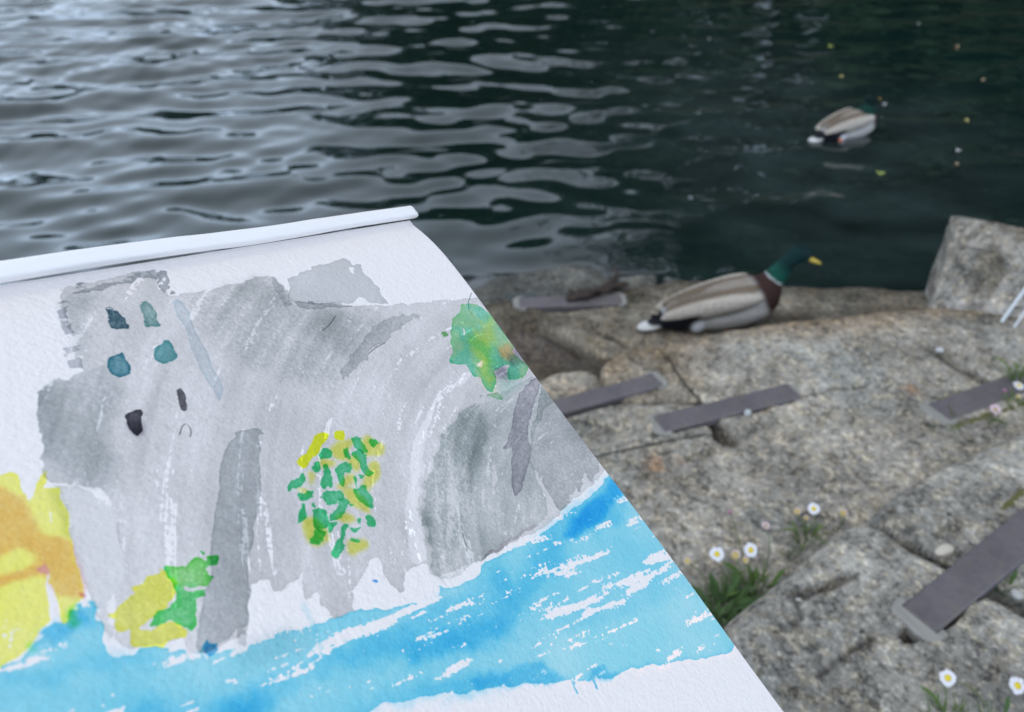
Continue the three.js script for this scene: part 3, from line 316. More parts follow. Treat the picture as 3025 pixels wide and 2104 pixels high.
// wet stroke of blue grey
wash([z1([1470, 800, 1500, 782, 1540, 800, 1600, 905, 1608, 960, 1640, 1070, 1710, 1190, 1765, 1300, 1790, 1390, 1850, 1500, 1878, 1597, 1860, 1690, 1760, 1545, 1690, 1420, 1610, 1230, 1590, 1120, 1545, 1020, 1490, 900])], [0.925, 0.95, 0.965], { edge: 1.2, gran: 0.08, rough: 2, vary: 0.1 });
// windows
wash([z1([890, 890, 970, 862, 1005, 920, 1040, 960, 1080, 1020, 1030, 1068, 950, 1050, 905, 960])], [0.42, 0.55, 0.60], { dir: z1([900, 960, 1080, 1000]), dry: 0.40, edge: 0.3, rough: 7, gran: 0.4 });
wash([z1([1188, 845, 1228, 798, 1280, 845, 1322, 900, 1325, 960, 1350, 1025, 1240, 1040, 1200, 940])], [0.60, 0.76, 0.75], { edge: 0.35, rough: 5, gran: 0.3, vary: 0.5 });
wash([z1([903, 1300, 960, 1275, 1035, 1250, 1060, 1310, 1105, 1380, 1085, 1450, 1010, 1478, 940, 1440, 905, 1370])], [0.38, 0.63, 0.69], { edge: 0.5, rough: 2, vary: 0.4 });
wash([z1([1293, 1215, 1370, 1185, 1385, 1145, 1430, 1148, 1460, 1190, 1470, 1250, 1503, 1285, 1475, 1330, 1385, 1360, 1310, 1320])], [0.52, 0.76, 0.77], { edge: 0.45, rough: 2, gran: 0.15 });
wash([z3([1030, 380, 1060, 350, 1135, 322, 1185, 318, 1205, 348, 1185, 400, 1203, 500, 1138, 552, 1090, 500, 1060, 420])], [0.46, 0.46, 0.49], { edge: 0.4, rough: 2, vary: 0.5 });
wash([z3([1070, 440, 1195, 430, 1203, 500, 1138, 552, 1090, 500])], [0.72, 0.71, 0.76], { soft: 5 });
wash([z3([1475, 150, 1510, 132, 1545, 170, 1560, 260, 1582, 315, 1555, 342, 1520, 320, 1490, 220])], [0.56, 0.56, 0.58], { edge: 0.5, rough: 2, vary: 0.4 });
// hairs of the brush left on the sheet
const hair = (a, T = [0.55, 0.56, 0.57]) => { const l = []; for (let i = 0; i < a.length; i++) l.push(a[i]); for (let i = a.length - 1; i >= 0; i--) l.push([a[i][0] + 1.6, a[i][1] + 1.6]); wash([l], T, { rough: 0, edge: 0, gran: 0, vary: 0 }); };
hair(z2([720, 1072, 780, 1020, 830, 945])); hair(z2([1085, 1285, 1160, 1220, 1250, 1172])); hair(z3([1500, 540, 1525, 460, 1555, 436, 1590, 470, 1600, 510, 1590, 555])); hair(z4([1905, 1345, 1930, 1440, 2000, 1515, 2080, 1525])); hair(z2([1970, 758, 1938, 840, 1945, 900, 1975, 955]), [0.5, 0.6, 0.55]);
// tree at the edge of the sheet
wash([z7([175, 282, 270, 285, 350, 320, 400, 365, 450, 370, 470, 430, 530, 460, 590, 545, 565, 605, 640, 625, 600, 690, 690, 760, 735, 800, 715, 890, 640, 915, 575, 915, 565, 850, 590, 795, 535, 800, 450, 850, 480, 905, 460, 985, 425, 1022, 390, 1005, 350, 930, 345, 895, 270, 895, 235, 795, 150, 795, 72, 765, 80, 720, 110, 690, 90, 600, 105, 400, 165, 345])], [0.68, 0.93, 0.72], { edge: 0.5, gran: 0.22, rough: 4, vary: 0.3, other: [0.54, 0.90, 0.76], holes: [z7([185, 480, 205, 500, 195, 550, 185, 530]), z7([310, 775, 355, 750, 360, 820, 320, 810])] });
wash([z7([400, 390, 455, 400, 440, 560, 430, 700, 430, 850, 450, 960, 420, 1010, 370, 960, 350, 780, 270, 640, 200, 560, 340, 520])], [1.14, 1.03, 0.70], { soft: 12, edge: 0, rough: 8 });
wash([z7([540, 600, 620, 640, 590, 760, 520, 760, 480, 680])], [1.30, 0.87, 0.80], { soft: 9, edge: 0, rough: 8 });
wash([z7([560, 720, 640, 660, 730, 760, 680, 800, 590, 800]), z7([450, 850, 540, 800, 575, 860, 570, 910, 480, 900])], [0.72, 0.71, 0.76], { soft: 8, rough: 8, gran: 0.4 });
wash([z7([5, 525, 40, 508, 75, 545, 35, 568])], [0.66, 0.86, 0.66], { edge: 0.6, rough: 2 });
wash([z7([380, 1040, 470, 1020, 530, 1060, 530, 1090, 480, 1085])], [0.78, 0.92, 0.80], { edge: 0.4 });
wash([z7([560, 890, 720, 880, 640, 960, 520, 1040, 470, 1040])], [0.8, 0.93, 0.88], { soft: 14 });
// bush of dabs in the middle
const yel = { edge: 0.15, rough: 3, gran: 0.12, vary: 0.15, soft: 2 }, Y1 = [0.97, 0.98, 0.33], G1 = [0.38, 0.86, 0.62];
for (const l of [[640, 560, 700, 515, 790, 518, 720, 610, 690, 680, 610, 720, 590, 800, 550, 820, 502, 780, 515, 730, 570, 690], [828, 493, 910, 498, 890, 578, 825, 570]]) wash([z4(l)], [1.0, 1.03, 0.28], yel);
for (const l of [[800, 640, 880, 590, 975, 585, 930, 640, 900, 730, 820, 700], [925, 740, 1000, 705, 1025, 790, 1005, 838], [705, 742, 820, 760, 780, 795, 710, 800], [1070, 580, 1110, 553, 1230, 620, 1220, 685, 1090, 690], [1130, 770, 1190, 775, 1195, 880, 1120, 965, 1070, 935], [895, 1000, 980, 978, 1080, 1075, 1110, 1165, 980, 1110], [580, 1250, 650, 1240, 740, 1340, 745, 1410, 640, 1440, 590, 1380], [945, 1430, 1078, 1418, 1080, 1470, 960, 1542], [830, 1210, 920, 1190, 990, 1230, 900, 1270], [510, 1000, 590, 988, 600, 1030], [850, 965, 890, 895, 970, 865, 975, 910, 880, 965], [600, 860, 640, 850, 620, 950]]) wash([grow(z4(l), 1.25)], [0.95, 0.96, 0.48], { ...yel, soft: 4 });
const grn = { edge: 0.25, soft: 2, rough: 6, gran: 0.16, vary: 0.25 };
for (const l of [[690, 690, 740, 640, 792, 670, 780, 735, 705, 738], [880, 640, 925, 638, 955, 722, 890, 715], [958, 560, 1030, 560, 1100, 640, 1060, 690, 980, 640], [965, 690, 1060, 665, 1095, 780, 1155, 840, 1110, 885, 1060, 820, 1020, 760], [1120, 575, 1165, 550, 1192, 600, 1150, 630], [615, 790, 680, 738, 692, 800, 650, 852], [720, 800, 772, 795, 770, 870, 803, 945, 760, 945, 720, 982, 685, 940, 700, 880], [815, 820, 880, 758, 942, 780, 965, 855, 880, 855, 890, 930, 850, 920], [450, 900, 545, 845, 562, 950, 500, 995, 430, 1015], [968, 880, 1012, 868, 1005, 955], [1025, 860, 1085, 865, 1050, 905], [978, 950, 1082, 955, 1152, 1030, 1155, 1115, 1090, 1112, 1000, 1020], [700, 1040, 770, 978, 880, 1008, 885, 1085, 760, 1118], [500, 1050, 600, 1008, 650, 980, 630, 1035, 560, 1070, 540, 1105], [880, 1060, 962, 1092, 905, 1150, 905, 1195, 780, 1245, 765, 1232], [530, 1130, 560, 1108, 582, 1240, 515, 1298], [612, 1088, 662, 1088, 662, 1135], [645, 1148, 745, 1145, 755, 1270, 690, 1338, 645, 1260], [745, 1258, 835, 1262, 760, 1345], [985, 1285, 1055, 1205, 1050, 1245], [1085, 1212, 1130, 1190, 1160, 1245, 1152, 1315, 1105, 1290], [900, 1298, 942, 1308, 885, 1430, 905, 1450, 865, 1530, 840, 1560, 785, 1525, 815, 1440], [945, 1322, 1055, 1295, 1000, 1365], [585, 1430, 680, 1325, 745, 1345, 700, 1440], [960, 1412, 1032, 1388, 1010, 1435], [935, 1112, 1005, 1098, 960, 1145]]) wash([grow(z4(l), 1.08)], G1, grn);
// yellow and green bush at the foot
wash([z5([905, 700, 990, 688, 1060, 620, 1160, 560, 1108, 488, 1180, 470, 1250, 418, 1370, 390, 1360, 355, 1420, 400, 1500, 430, 1525, 470, 1490, 560, 1420, 660, 1300, 755, 1180, 835, 1290, 870, 1400, 810, 1520, 820, 1605, 890, 1580, 935, 1460, 940, 1380, 1015, 1200, 1005, 1125, 985, 1110, 840, 1040, 870, 985, 860, 978, 790, 1000, 755, 930, 730])], [1.0, 1.0, 0.46], { edge: 0.25, rough: 4, gran: 0.1, holes: [z5([1405, 640, 1480, 600, 1490, 630, 1420, 655]), z5([1180, 835, 1290, 760, 1270, 830])] });
wash([z5([1405, 400, 1430, 332, 1560, 335, 1570, 300, 1640, 245, 1740, 280, 1742, 230, 1852, 222, 1850, 290, 1820, 320, 1755, 325, 1750, 380, 1785, 420, 1740, 490, 1590, 500, 1560, 545, 1740, 515, 1730, 580, 1640, 612, 1645, 700, 1672, 780, 1635, 905, 1600, 860, 1510, 830, 1420, 790, 1330, 850, 1268, 822, 1310, 740, 1380, 690, 1480, 640, 1500, 540, 1480, 440])], [0.32, 0.86, 0.42], { edge: 0.3, rough: 5, gran: 0.2, vary: 0.5, other: [0.50, 0.92, 0.45] });
wash([z5([1685, 208, 1715, 200, 1735, 220, 1710, 238])], [0.32, 0.84, 0.48], { rough: 2 });
// yellow and ochre at the left
const glow = [...z3([-200, 860, 0, 870, 110, 838, 160, 850, 185, 920, 195, 1010, 235, 1085, 300, 1048, 312, 950, 350, 870, 412, 830, 395, 900, 370, 985, 420, 985, 492, 975, 500, 1060, 560, 1160, 582, 1200, 590, 1400, 620, 1560]), ...z5([620, 200, 650, 330, 700, 500, 700, 600, 640, 640, 570, 790, 520, 808, 480, 660, 440, 480, 400, 470, 398, 385, 372, 395, 390, 560, 412, 780, 340, 860, 260, 990, 200, 1040, 60, 1140, 0, 1210, -300, 1300, -300, 0])];
wash([glow], [0.985, 0.985, 0.52], { edge: 0.25, rough: 3, gran: 0.14, vary: 0.22, holes: [z3([430, 1160, 445, 1180, 432, 1290, 422, 1260])], dir: z5([0, 1200, 180, 500]), zones: [[z5([-100, 780, 330, 760, 300, 900, 0, 1200]), 0.36]] });
wash([[...z3([-200, 940, 20, 960, 60, 1000, 140, 1045, 235, 1110, 255, 1250, 300, 1330, 385, 1415, 480, 1400, 570, 1430, 625, 1560]), ...z5([655, 330, 705, 490, 690, 560, 640, 600, 560, 580, 470, 545, 430, 465, 400, 470, 398, 390, 260, 420, 0, 500, -300, 560])]], [0.965, 0.80, 0.80], { soft: 4, edge: 0.6, rough: 5, gran: 0.25, vary: 0.3, holes: [z5([-200, 270, 0, 255, 165, 178, 240, 200, 335, 262, 250, 310, 100, 360, 0, 395, -200, 420])] });
wash([z5([355, 120, 370, 95, 395, 380, 370, 380]), z5([280, 330, 350, 300, 395, 385, 330, 400])], [0.95, 0.84, 1.3], { soft: 3, edge: 0.2 });
wash([z5([640, 560, 680, 540, 715, 570, 690, 600, 640, 595])], [0.95, 0.72, 0.9], { soft: 3, edge: 0.4 });
wash([z3([420, 990, 492, 978, 560, 1160, 590, 1250, 590, 1450, 530, 1300, 510, 1180])], [0.88, 0.9, 0.85], { soft: 4, edge: 0.4 });
// the blue water
const river = [...z5([-300, 1300, 0, 1200, 90, 1140, 180, 1085, 250, 1030, 290, 960, 400, 900, 320, 885, 440, 800, 560, 800, 580, 690, 640, 655, 690, 640, 760, 600, 800, 680, 805, 770, 870, 768, 890, 850, 875, 950, 900, 1040, 985, 1098, 1120, 1065, 1190, 1010, 1440, 1010, 1435, 1055, 1580, 1040, 1575, 1085, 1690, 1060, 1740, 980, 1855, 975, 1850, 1060, 2000, 1040]), ...z6([0, 1045, 200, 955, 420, 885, 640, 818, 820, 760, 1000, 715, 1240, 672, 1500, 640, 1740, 590, 1720, 470, 1760, 490, 1900, 480, 2050, 400, 2090, 290, 2296, 225]), ...z8([40, 740, 250, 625, 420, 540, 540, 440, 680, 330, 815, 190, 870, 200, 1050, 420, 1300, 760, 1490, 1070, 1540, 1235, 1350, 1280, 1110, 1310, 930, 1345, 830, 1385, 700, 1400, 620, 1412, 520, 1418, 300, 1430, 0, 1455]), ...z6([2296, 1335, 2000, 1385, 1600, 1430, 1300, 1480, 1150, 1530, 1100, 1590, 900, 1700, 0, 1800]), ...z5([0, 1800, -400, 1800])];
const flow = z6([400, 1300, 1400, 880]);
const bands = [[z6([380, 930, 640, 850, 1240, 690, 1740, 590, 1500, 690, 1280, 860, 900, 1010, 560, 1130, 300, 1230, 200, 1180]), 0.60], [z6([0, 1200, 400, 1080, 800, 1060, 780, 1180, 420, 1310, 40, 1420, 0, 1400]), 0.54], [z6([1230, 1080, 1500, 900, 1880, 760, 1860, 840, 1600, 960]), 0.80, 9], [z6([1000, 1380, 1500, 1240, 2000, 1060, 2296, 1030, 2296, 1160, 1800, 1290, 1300, 1390]), 0.55], [z8([270, 960, 440, 820, 640, 680, 820, 600, 1000, 560, 760, 720, 460, 860, 300, 985]), 0.52], [z8([640, 820, 940, 700, 1130, 610, 1280, 780, 1180, 860, 900, 900, 640, 980, 560, 960]), 0.52], [z8([700, 560, 830, 460, 960, 360, 1060, 470, 900, 570, 740, 640]), 0.42], [z8([850, 1020, 1100, 900, 1320, 800, 1340, 840, 1150, 910, 950, 1000]), 0.66, 8], [z8([200, 1190, 420, 1100, 620, 920, 660, 960, 480, 1130, 600, 1150, 300, 1200]), 0.50], [z5([820, 1510, 980, 1300, 1180, 1260, 1100, 1350, 900, 1500]), 0.62], [z5([1380, 1600, 1900, 1330, 2230, 1130, 2260, 1190, 1900, 1420, 1600, 1600]), 0.85, 9], [z5([620, 1260, 820, 1330, 720, 1430, 420, 1400]), 0.40], [z8([0, 1230, 240, 1250, 200, 1310, 0, 1360]), 0.52], [z8([300, 1370, 430, 1330, 480, 1400, 340, 1412]), 0.6, 8], [z5([1340, 1200, 1420, 1060, 1560, 1050, 1450, 1150]), 0.62, 8], [z6([0, 1100, 300, 1060, 260, 1110, 0, 1200]), 0.55]];
wash([river], [0.575, 0.885, 0.95], { edge: 0.32, rough: 4, gran: 0.1, vary: 0.22, dir: flow, dry: 0.24, fine: 1.6, zones: bands });
const blue2 = { dry: 0.24, fine: 1.6, soft: 12, rough: 10, gran: 0.14, vary: 0.5, dir: flow, zones: bands, edge: 0.2 };
wash([z6([820, 1010, 1240, 880, 1560, 690, 1900, 540, 2296, 330, 2400, 900, 2000, 1010, 1600, 1110, 1300, 1090, 1150, 1190, 700, 1250, 500, 1330, 250, 1597, 1000, 1597, 1180, 1400, 2296, 1180, 2296, 1340, 1600, 1440, 1200, 1500, 1100, 1597, -300, 1597, 200, 1330, 500, 1230])], [0.72, 0.925, 0.985], blue2);
wash([z6([1300, 1080, 1500, 960, 1800, 840, 2296, 760, 2296, 1010, 1900, 1060, 1600, 1120])], [0.72, 0.93, 0.99], blue2);
wash([z8([380, 570, 520, 450, 820, 190, 900, 290, 880, 480, 720, 520, 560, 590, 520, 680, 620, 640, 420, 830, 330, 930, 200, 1140, 0, 1200, -200, 1230, 0, 1050, 250, 880])], [0.74, 0.93, 0.985], blue2);
wash([z8([520, 570, 570, 470, 700, 360, 830, 220, 870, 300, 760, 450, 690, 510, 600, 575])], [0.42, 0.82, 0.99], { soft: 7, rough: 7, vary: 0.3, edge: 0.5 });
wash([z5([300, 960, 440, 800, 580, 810, 560, 760, 640, 650, 780, 690, 780, 770, 600, 860, 500, 940])], [0.55, 0.84, 0.97], { ...blue2, soft: 8 });
wash([z5([430, 1180, 900, 1060, 1300, 1040, 1340, 1120, 1000, 1160, 600, 1200, 200, 1350, -100, 1400, 0, 1240])], [0.72, 0.92, 0.98], blue2);
wash([z5([1080, 1500, 1300, 1440, 1700, 1500, 2296, 1300, 2296, 1597, 1000, 1597])], [0.72, 0.92, 0.985], blue2);
wash([z5([575, 690, 630, 655, 655, 800, 620, 860, 575, 800]), z5([235, 960, 285, 960, 300, 1030, 240, 1020])], [0.55, 0.95, 0.6], { soft: 4, edge: 0.2 });
wash([z8([840, 1050, 1100, 950, 1400, 900, 1500, 1080, 1540, 1235, 1200, 1290, 900, 1350, 640, 1400, 480, 1410, 410, 1300, 420, 1180, 620, 1120])], [1.12, 1.035, 1.01], { soft: 14, edge: 0, rough: 10 });
wash([z8([0, 1390, 200, 1350, 400, 1290, 480, 1370, 540, 1400, 500, 1420, 250, 1435, 0, 1460]), z8([640, 1400, 730, 1340, 860, 1350, 820, 1385, 720, 1400])], [0.66, 0.90, 0.98], { soft: 4, edge: 0.4, rough: 7, dir: flow, dryEdge: 0.3 });
wash([z8([570, 1418, 600, 1418, 590, 1450, 615, 1490, 602, 1496, 585, 1460]), z8([690, 1400, 710, 1400, 735, 1470, 715, 1460])], [0.62, 0.88, 0.96], { rough: 2 });
wash([z5([1740, 985, 1855, 975, 1815, 1075, 1700, 1070])], [0.52, 0.80, 0.95], { soft: 3, edge: 0.4 });
wash([z6([560, 600, 600, 700, 640, 800, 700, 950, 740, 1050, 700, 1040, 650, 880, 600, 760, 550, 640])], [0.80, 0.93, 0.96], { soft: 4, edge: 0.2 });
wash([z6([1145, 440, 1180, 432, 1200, 448, 1160, 462])], [0.5, 0.75, 0.95], { rough: 2, dry: 0.4, dir: flow });
wash([z6([150, 960, 420, 890, 640, 850, 560, 1000, 300, 1060, 60, 1180, 0, 1150])], [0.86, 0.9, 0.91], { soft: 14, rough: 8 });

const pageMap = (() => { const d = new Uint8Array(PW * PH * 4); for (let i = 0; i < PW * PH; i++) { const g = 1 + 0.02 * (nPaper[(((i / PW) | 0) & 511) * 512 + ((i % PW) & 511)] - 0.5); d[i * 4] = clamp(0.925 * g * paint[0][i]) * 255; d[i * 4 + 1] = clamp(0.89 * g * paint[1][i]) * 255; d[i * 4 + 2] = clamp(0.88 * g * paint[2][i]) * 255; d[i * 4 + 3] = 255; } const t = new THREE.DataTexture(d, PW, PH, THREE.RGBAFormat); t.colorSpace = THREE.SRGBColorSpace; t.magFilter = THREE.LinearFilter; t.minFilter = THREE.LinearMipmapLinearFilter; t.generateMipmaps = true; t.needsUpdate = true; return t; })();
const paperBump = dataTex(512, 512, (() => { const a = tileNoise(512, 56, 3, 41), b = tileNoise(512, 22, 2, 42); return (x, y) => { const i = y * 512 + x, v = 0.6 * a[i] + 0.4 * b[i]; return [v, v, v]; }; })(), false); paperBump.repeat.set(SW / 0.09, SH / 0.09);
{ const pad = new THREE.Group(); pad.name = 'sketch_pad'; tag(pad, 'open watercolour pad with a painted grey castle, green trees and blue river', 'sketch pad'); scene.add(pad);
  pad.matrix.makeBasis(PU, PV.clone().negate(), PN); pad.position.copy(PO); pad.quaternion.setFromRotationMatrix(pad.matrix);     // x along the top edge, y up the sheet, z out of it
  const paper = new THREE.MeshPhysicalMaterial({ map: pageMap, bumpMap: paperBump, bumpScale: 0.00055, roughness: 0.92 }); paper.specularIntensity = 0.35;
  const lift = (s, t) => -0.0062 * Math.exp(-Math.pow(Math.max(0, t) / 0.017, 1.25)) + 0.0006 * Math.sin(s * 26 + 1) * sstep(0, 0.1, t) + 0.0005 * Math.sin(t * 31 + s * 9);
  const na = 90, nb = 120, pos = [], uv = [], idx = []; const put = (s, t, dz) => { pos.push(s, -t, lift(s, t) + dz); uv.push((s + SW) / SW, (t - ST) / SH); };
  for (let j = 0; j <= nb; j++) for (let i = 0; i <= na; i++) put(-SW + (SW * i) / na, ST + (SH * Math.pow(j / nb, 1.4)), 0);
  for (let j = 0; j < nb; j++) for (let i = 0; i < na; i++) { const a = j * (na + 1) + i; idx.push(a, a + na + 1, a + 1, a + 1, a + na + 1, a + na + 2); }
  part('page', geoFrom(pos, idx, { uv }), paper, pad);
  const blank = new THREE.MeshStandardMaterial({ color: col(0.78, 0.77, 0.74), roughness: 0.95 });
  const edge = [], ei = []; for (let j = 0; j <= nb; j++) { const t = ST + SH * Math.pow(j / nb, 1.4); edge.push(0, -t, lift(0, t) - 0.00005, -0.0006, -t, lift(0, t) - 0.0006); if (j) { const a = (j - 1) * 2; ei.push(a, a + 1, a + 2, a + 1, a + 3, a + 2); } } part('page_edge', geoFrom(edge, ei), blank, pad);
  const block = new THREE.Mesh(new RoundedBoxGeometry(SW - 0.004, SH - 0.03, 0.006, 2, 0.001), blank); block.position.set(-SW / 2 - 0.002, -SH / 2 - 0.012, -0.0105); block.name = 'page_block'; pad.add(shade(block));
  const back = new THREE.Mesh(new RoundedBoxGeometry(SW, SH, 0.003, 2, 0.001), new THREE.MeshStandardMaterial({ color: col(0.33, 0.30, 0.26), roughness: 0.9 })); back.position.set(-SW / 2 - 0.001, -SH / 2 - ST / 2, -0.0165); back.name = 'back_board'; pad.add(shade(back));
  // white binding strip: a flattened roll along the top edge, with a lip over the sheet
  const prof = []; { const n = 36; for (let k = 0; k < n; k++) { const a = (k / n) * Math.PI * 2, c = Math.cos(a), s = Math.sin(a); prof.push([Math.sign(c) * Math.pow(Math.abs(c), 0.55) * 0.0041, Math.sign(s) * Math.pow(Math.abs(s), 0.5) * 0.0026]); } }
  const bp = [], bi = [], rings = [], L0 = -SW - 0.01, L1 = 0.0028, n = prof.length; for (let k = 0; k <= 40; k++) rings.push([mixf(L0, L1 - 0.0035, k / 40), 1, 1]); for (let k = 1; k <= 8; k++) { const a = (k / 8) * Math.PI / 2; rings.push([L1 - 0.0035 + 0.0035 * Math.sin(a), 1 - 0.45 * (1 - Math.cos(a)), Math.max(0.12, Math.cos(a))]); }
  rings.forEach(([s, w, hh]) => { const g = 1.0 + 0.05 * clamp(-s / 0.25, 0, 1.4); for (const [y, z] of prof) bp.push(s, 0.0062 + (y - 0.0041 * (1 - w) * 1.0) * g * w - 0.0005 * Math.sin(s * 40), -0.0008 + z * g * hh + 0.0003 * Math.sin(s * 23) + 0.0006 * (n3(s * 60, y * 500, 3) - 0.5)); });
  for (let r = 0; r < rings.length - 1; r++) for (let k = 0; k < n; k++) { const a = r * n + k, b = r * n + ((k + 1) % n); bi.push(a, a + n, b, b, a + n, b + n); } const cap = (r) => { const o = r * n; for (let k = 1; k < n - 1; k++) bi.push(o, o + k, o + k + 1); }; cap(rings.length - 1); cap(0);
  const strip = new THREE.MeshPhysicalMaterial({ roughness: 0.42 }); strip.color.setRGB(0.90, 0.86, 0.85); part('binding_strip', geoFrom(bp, bi), strip, pad);
}
// ------------------------------------------------------------------ ducks
function surfaceNet(f, lo, hi, c) {
  const nx = Math.ceil((hi[0] - lo[0]) / c) + 1, ny = Math.ceil((hi[1] - lo[1]) / c) + 1, nz = Math.ceil((hi[2] - lo[2]) / c) + 1, val = new Float32Array(nx * ny * nz), at3 = (i, j, k) => (k * ny + j) * nx + i;
  for (let k = 0; k < nz; k++) for (let j = 0; j < ny; j++) for (let i = 0; i < nx; i++) val[at3(i, j, k)] = f(lo[0] + i * c, lo[1] + j * c, lo[2] + k * c);
  const id = new Int32Array(nx * ny * nz).fill(-1), pos = [], nor = [], idx = [];
  for (let k = 0; k < nz - 1; k++) for (let j = 0; j < ny - 1; j++) for (let i = 0; i < nx - 1; i++) {
    let sx = 0, sy = 0, sz = 0, n = 0; for (let e = 0; e < 12; e++) { const ax = e >> 2, u = e & 1, v = (e >> 1) & 1, o = [0, 0, 0]; o[(ax + 1) % 3] = u; o[(ax + 2) % 3] = v; const p = [...o]; p[ax] = 1; const a = val[at3(i + o[0], j + o[1], k + o[2])], b = val[at3(i + p[0], j + p[1], k + p[2])]; if (a < 0 === b < 0) continue; const t = a / (a - b); sx += o[0] + (ax === 0 ? t : 0); sy += o[1] + (ax === 1 ? t : 0); sz += o[2] + (ax === 2 ? t : 0); n++; }
    if (!n) continue; id[at3(i, j, k)] = pos.length / 3; const x = lo[0] + (i + sx / n) * c, y = lo[1] + (j + sy / n) * c, z = lo[2] + (k + sz / n) * c; pos.push(x, y, z); const h = c * 0.6, g = [f(x + h, y, z) - f(x - h, y, z), f(x, y + h, z) - f(x, y - h, z), f(x, y, z + h) - f(x, y, z - h)], l = Math.hypot(...g) || 1; nor.push(g[0] / l, g[1] / l, g[2] / l); }
  for (let k = 1; k < nz - 1; k++) for (let j = 1; j < ny - 1; j++) for (let i = 1; i < nx - 1; i++) { const a = val[at3(i, j, k)] < 0;
    const q = (A, B, C, D, flip) => { const t = [A, B, C, D].map((p) => id[p]); if (t.some((n) => n < 0)) return; flip ? idx.push(t[0], t[2], t[1], t[0], t[3], t[2]) : idx.push(t[0], t[1], t[2], t[0], t[2], t[3]); };
    if (a !== val[at3(i + 1, j, k)] < 0) q(at3(i, j - 1, k - 1), at3(i, j, k - 1), at3(i, j, k), at3(i, j - 1, k), !a);
    if (a !== val[at3(i, j + 1, k)] < 0) q(at3(i - 1, j, k - 1), at3(i - 1, j, k), at3(i, j, k), at3(i, j, k - 1), !a);
    if (a !== val[at3(i, j, k + 1)] < 0) q(at3(i - 1, j - 1, k), at3(i, j - 1, k), at3(i, j, k), at3(i - 1, j, k), !a); }
  return { pos, nor, idx };
}
const ell = (cx, cy, cz, rx, ry, rz, pitch = 0, yaw = 0) => { const c = Math.cos(pitch), s = Math.sin(pitch), cy2 = Math.cos(yaw), sy2 = Math.sin(yaw); return (x, y, z) => { let a = x - cx, b = y - cy, d = z - cz; const a1 = a * cy2 - d * sy2, d1 = a * sy2 + d * cy2; a = a1 * c + b * s; b = -a1 * s + b * c; d = d1; const k0 = Math.hypot(a / rx, b / ry, d / rz), k1 = Math.hypot(a / (rx * rx), b / (ry * ry), d / (rz * rz)); return k1 < 1e-9 ? -Math.min(rx, ry, rz) : (k0 * (k0 - 1)) / k1; }; };
const cap = (a, b, r0, r1) => { const v = [b[0] - a[0], b[1] - a[1], b[2] - a[2]], L = v[0] ** 2 + v[1] ** 2 + v[2] ** 2; return (x, y, z) => { const t = clamp(((x - a[0]) * v[0] + (y - a[1]) * v[1] + (z - a[2]) * v[2]) / L); return Math.hypot(x - a[0] - v[0] * t, y - a[1] - v[1] * t, z - a[2] - v[2] * t) - mixf(r0, r1, t); }; };
const smin = (a, b, k) => { const h = clamp(0.5 + (0.5 * (b - a)) / k); return mixf(b, a, h) - k * h * (1 - h); };
const plume = new THREE.MeshPhysicalMaterial({ vertexColors: true, roughness: 0.72, specularIntensity: 0.35 }), gloss = new THREE.MeshPhysicalMaterial({ color: col(0.004, 0.004, 0.004), roughness: 0.12 });
const billMat = new THREE.MeshPhysicalMaterial({ color: col(0.50, 0.36, 0.05), roughness: 0.45 }), legMat = new THREE.MeshPhysicalMaterial({ color: col(0.55, 0.14, 0.035), roughness: 0.5 });
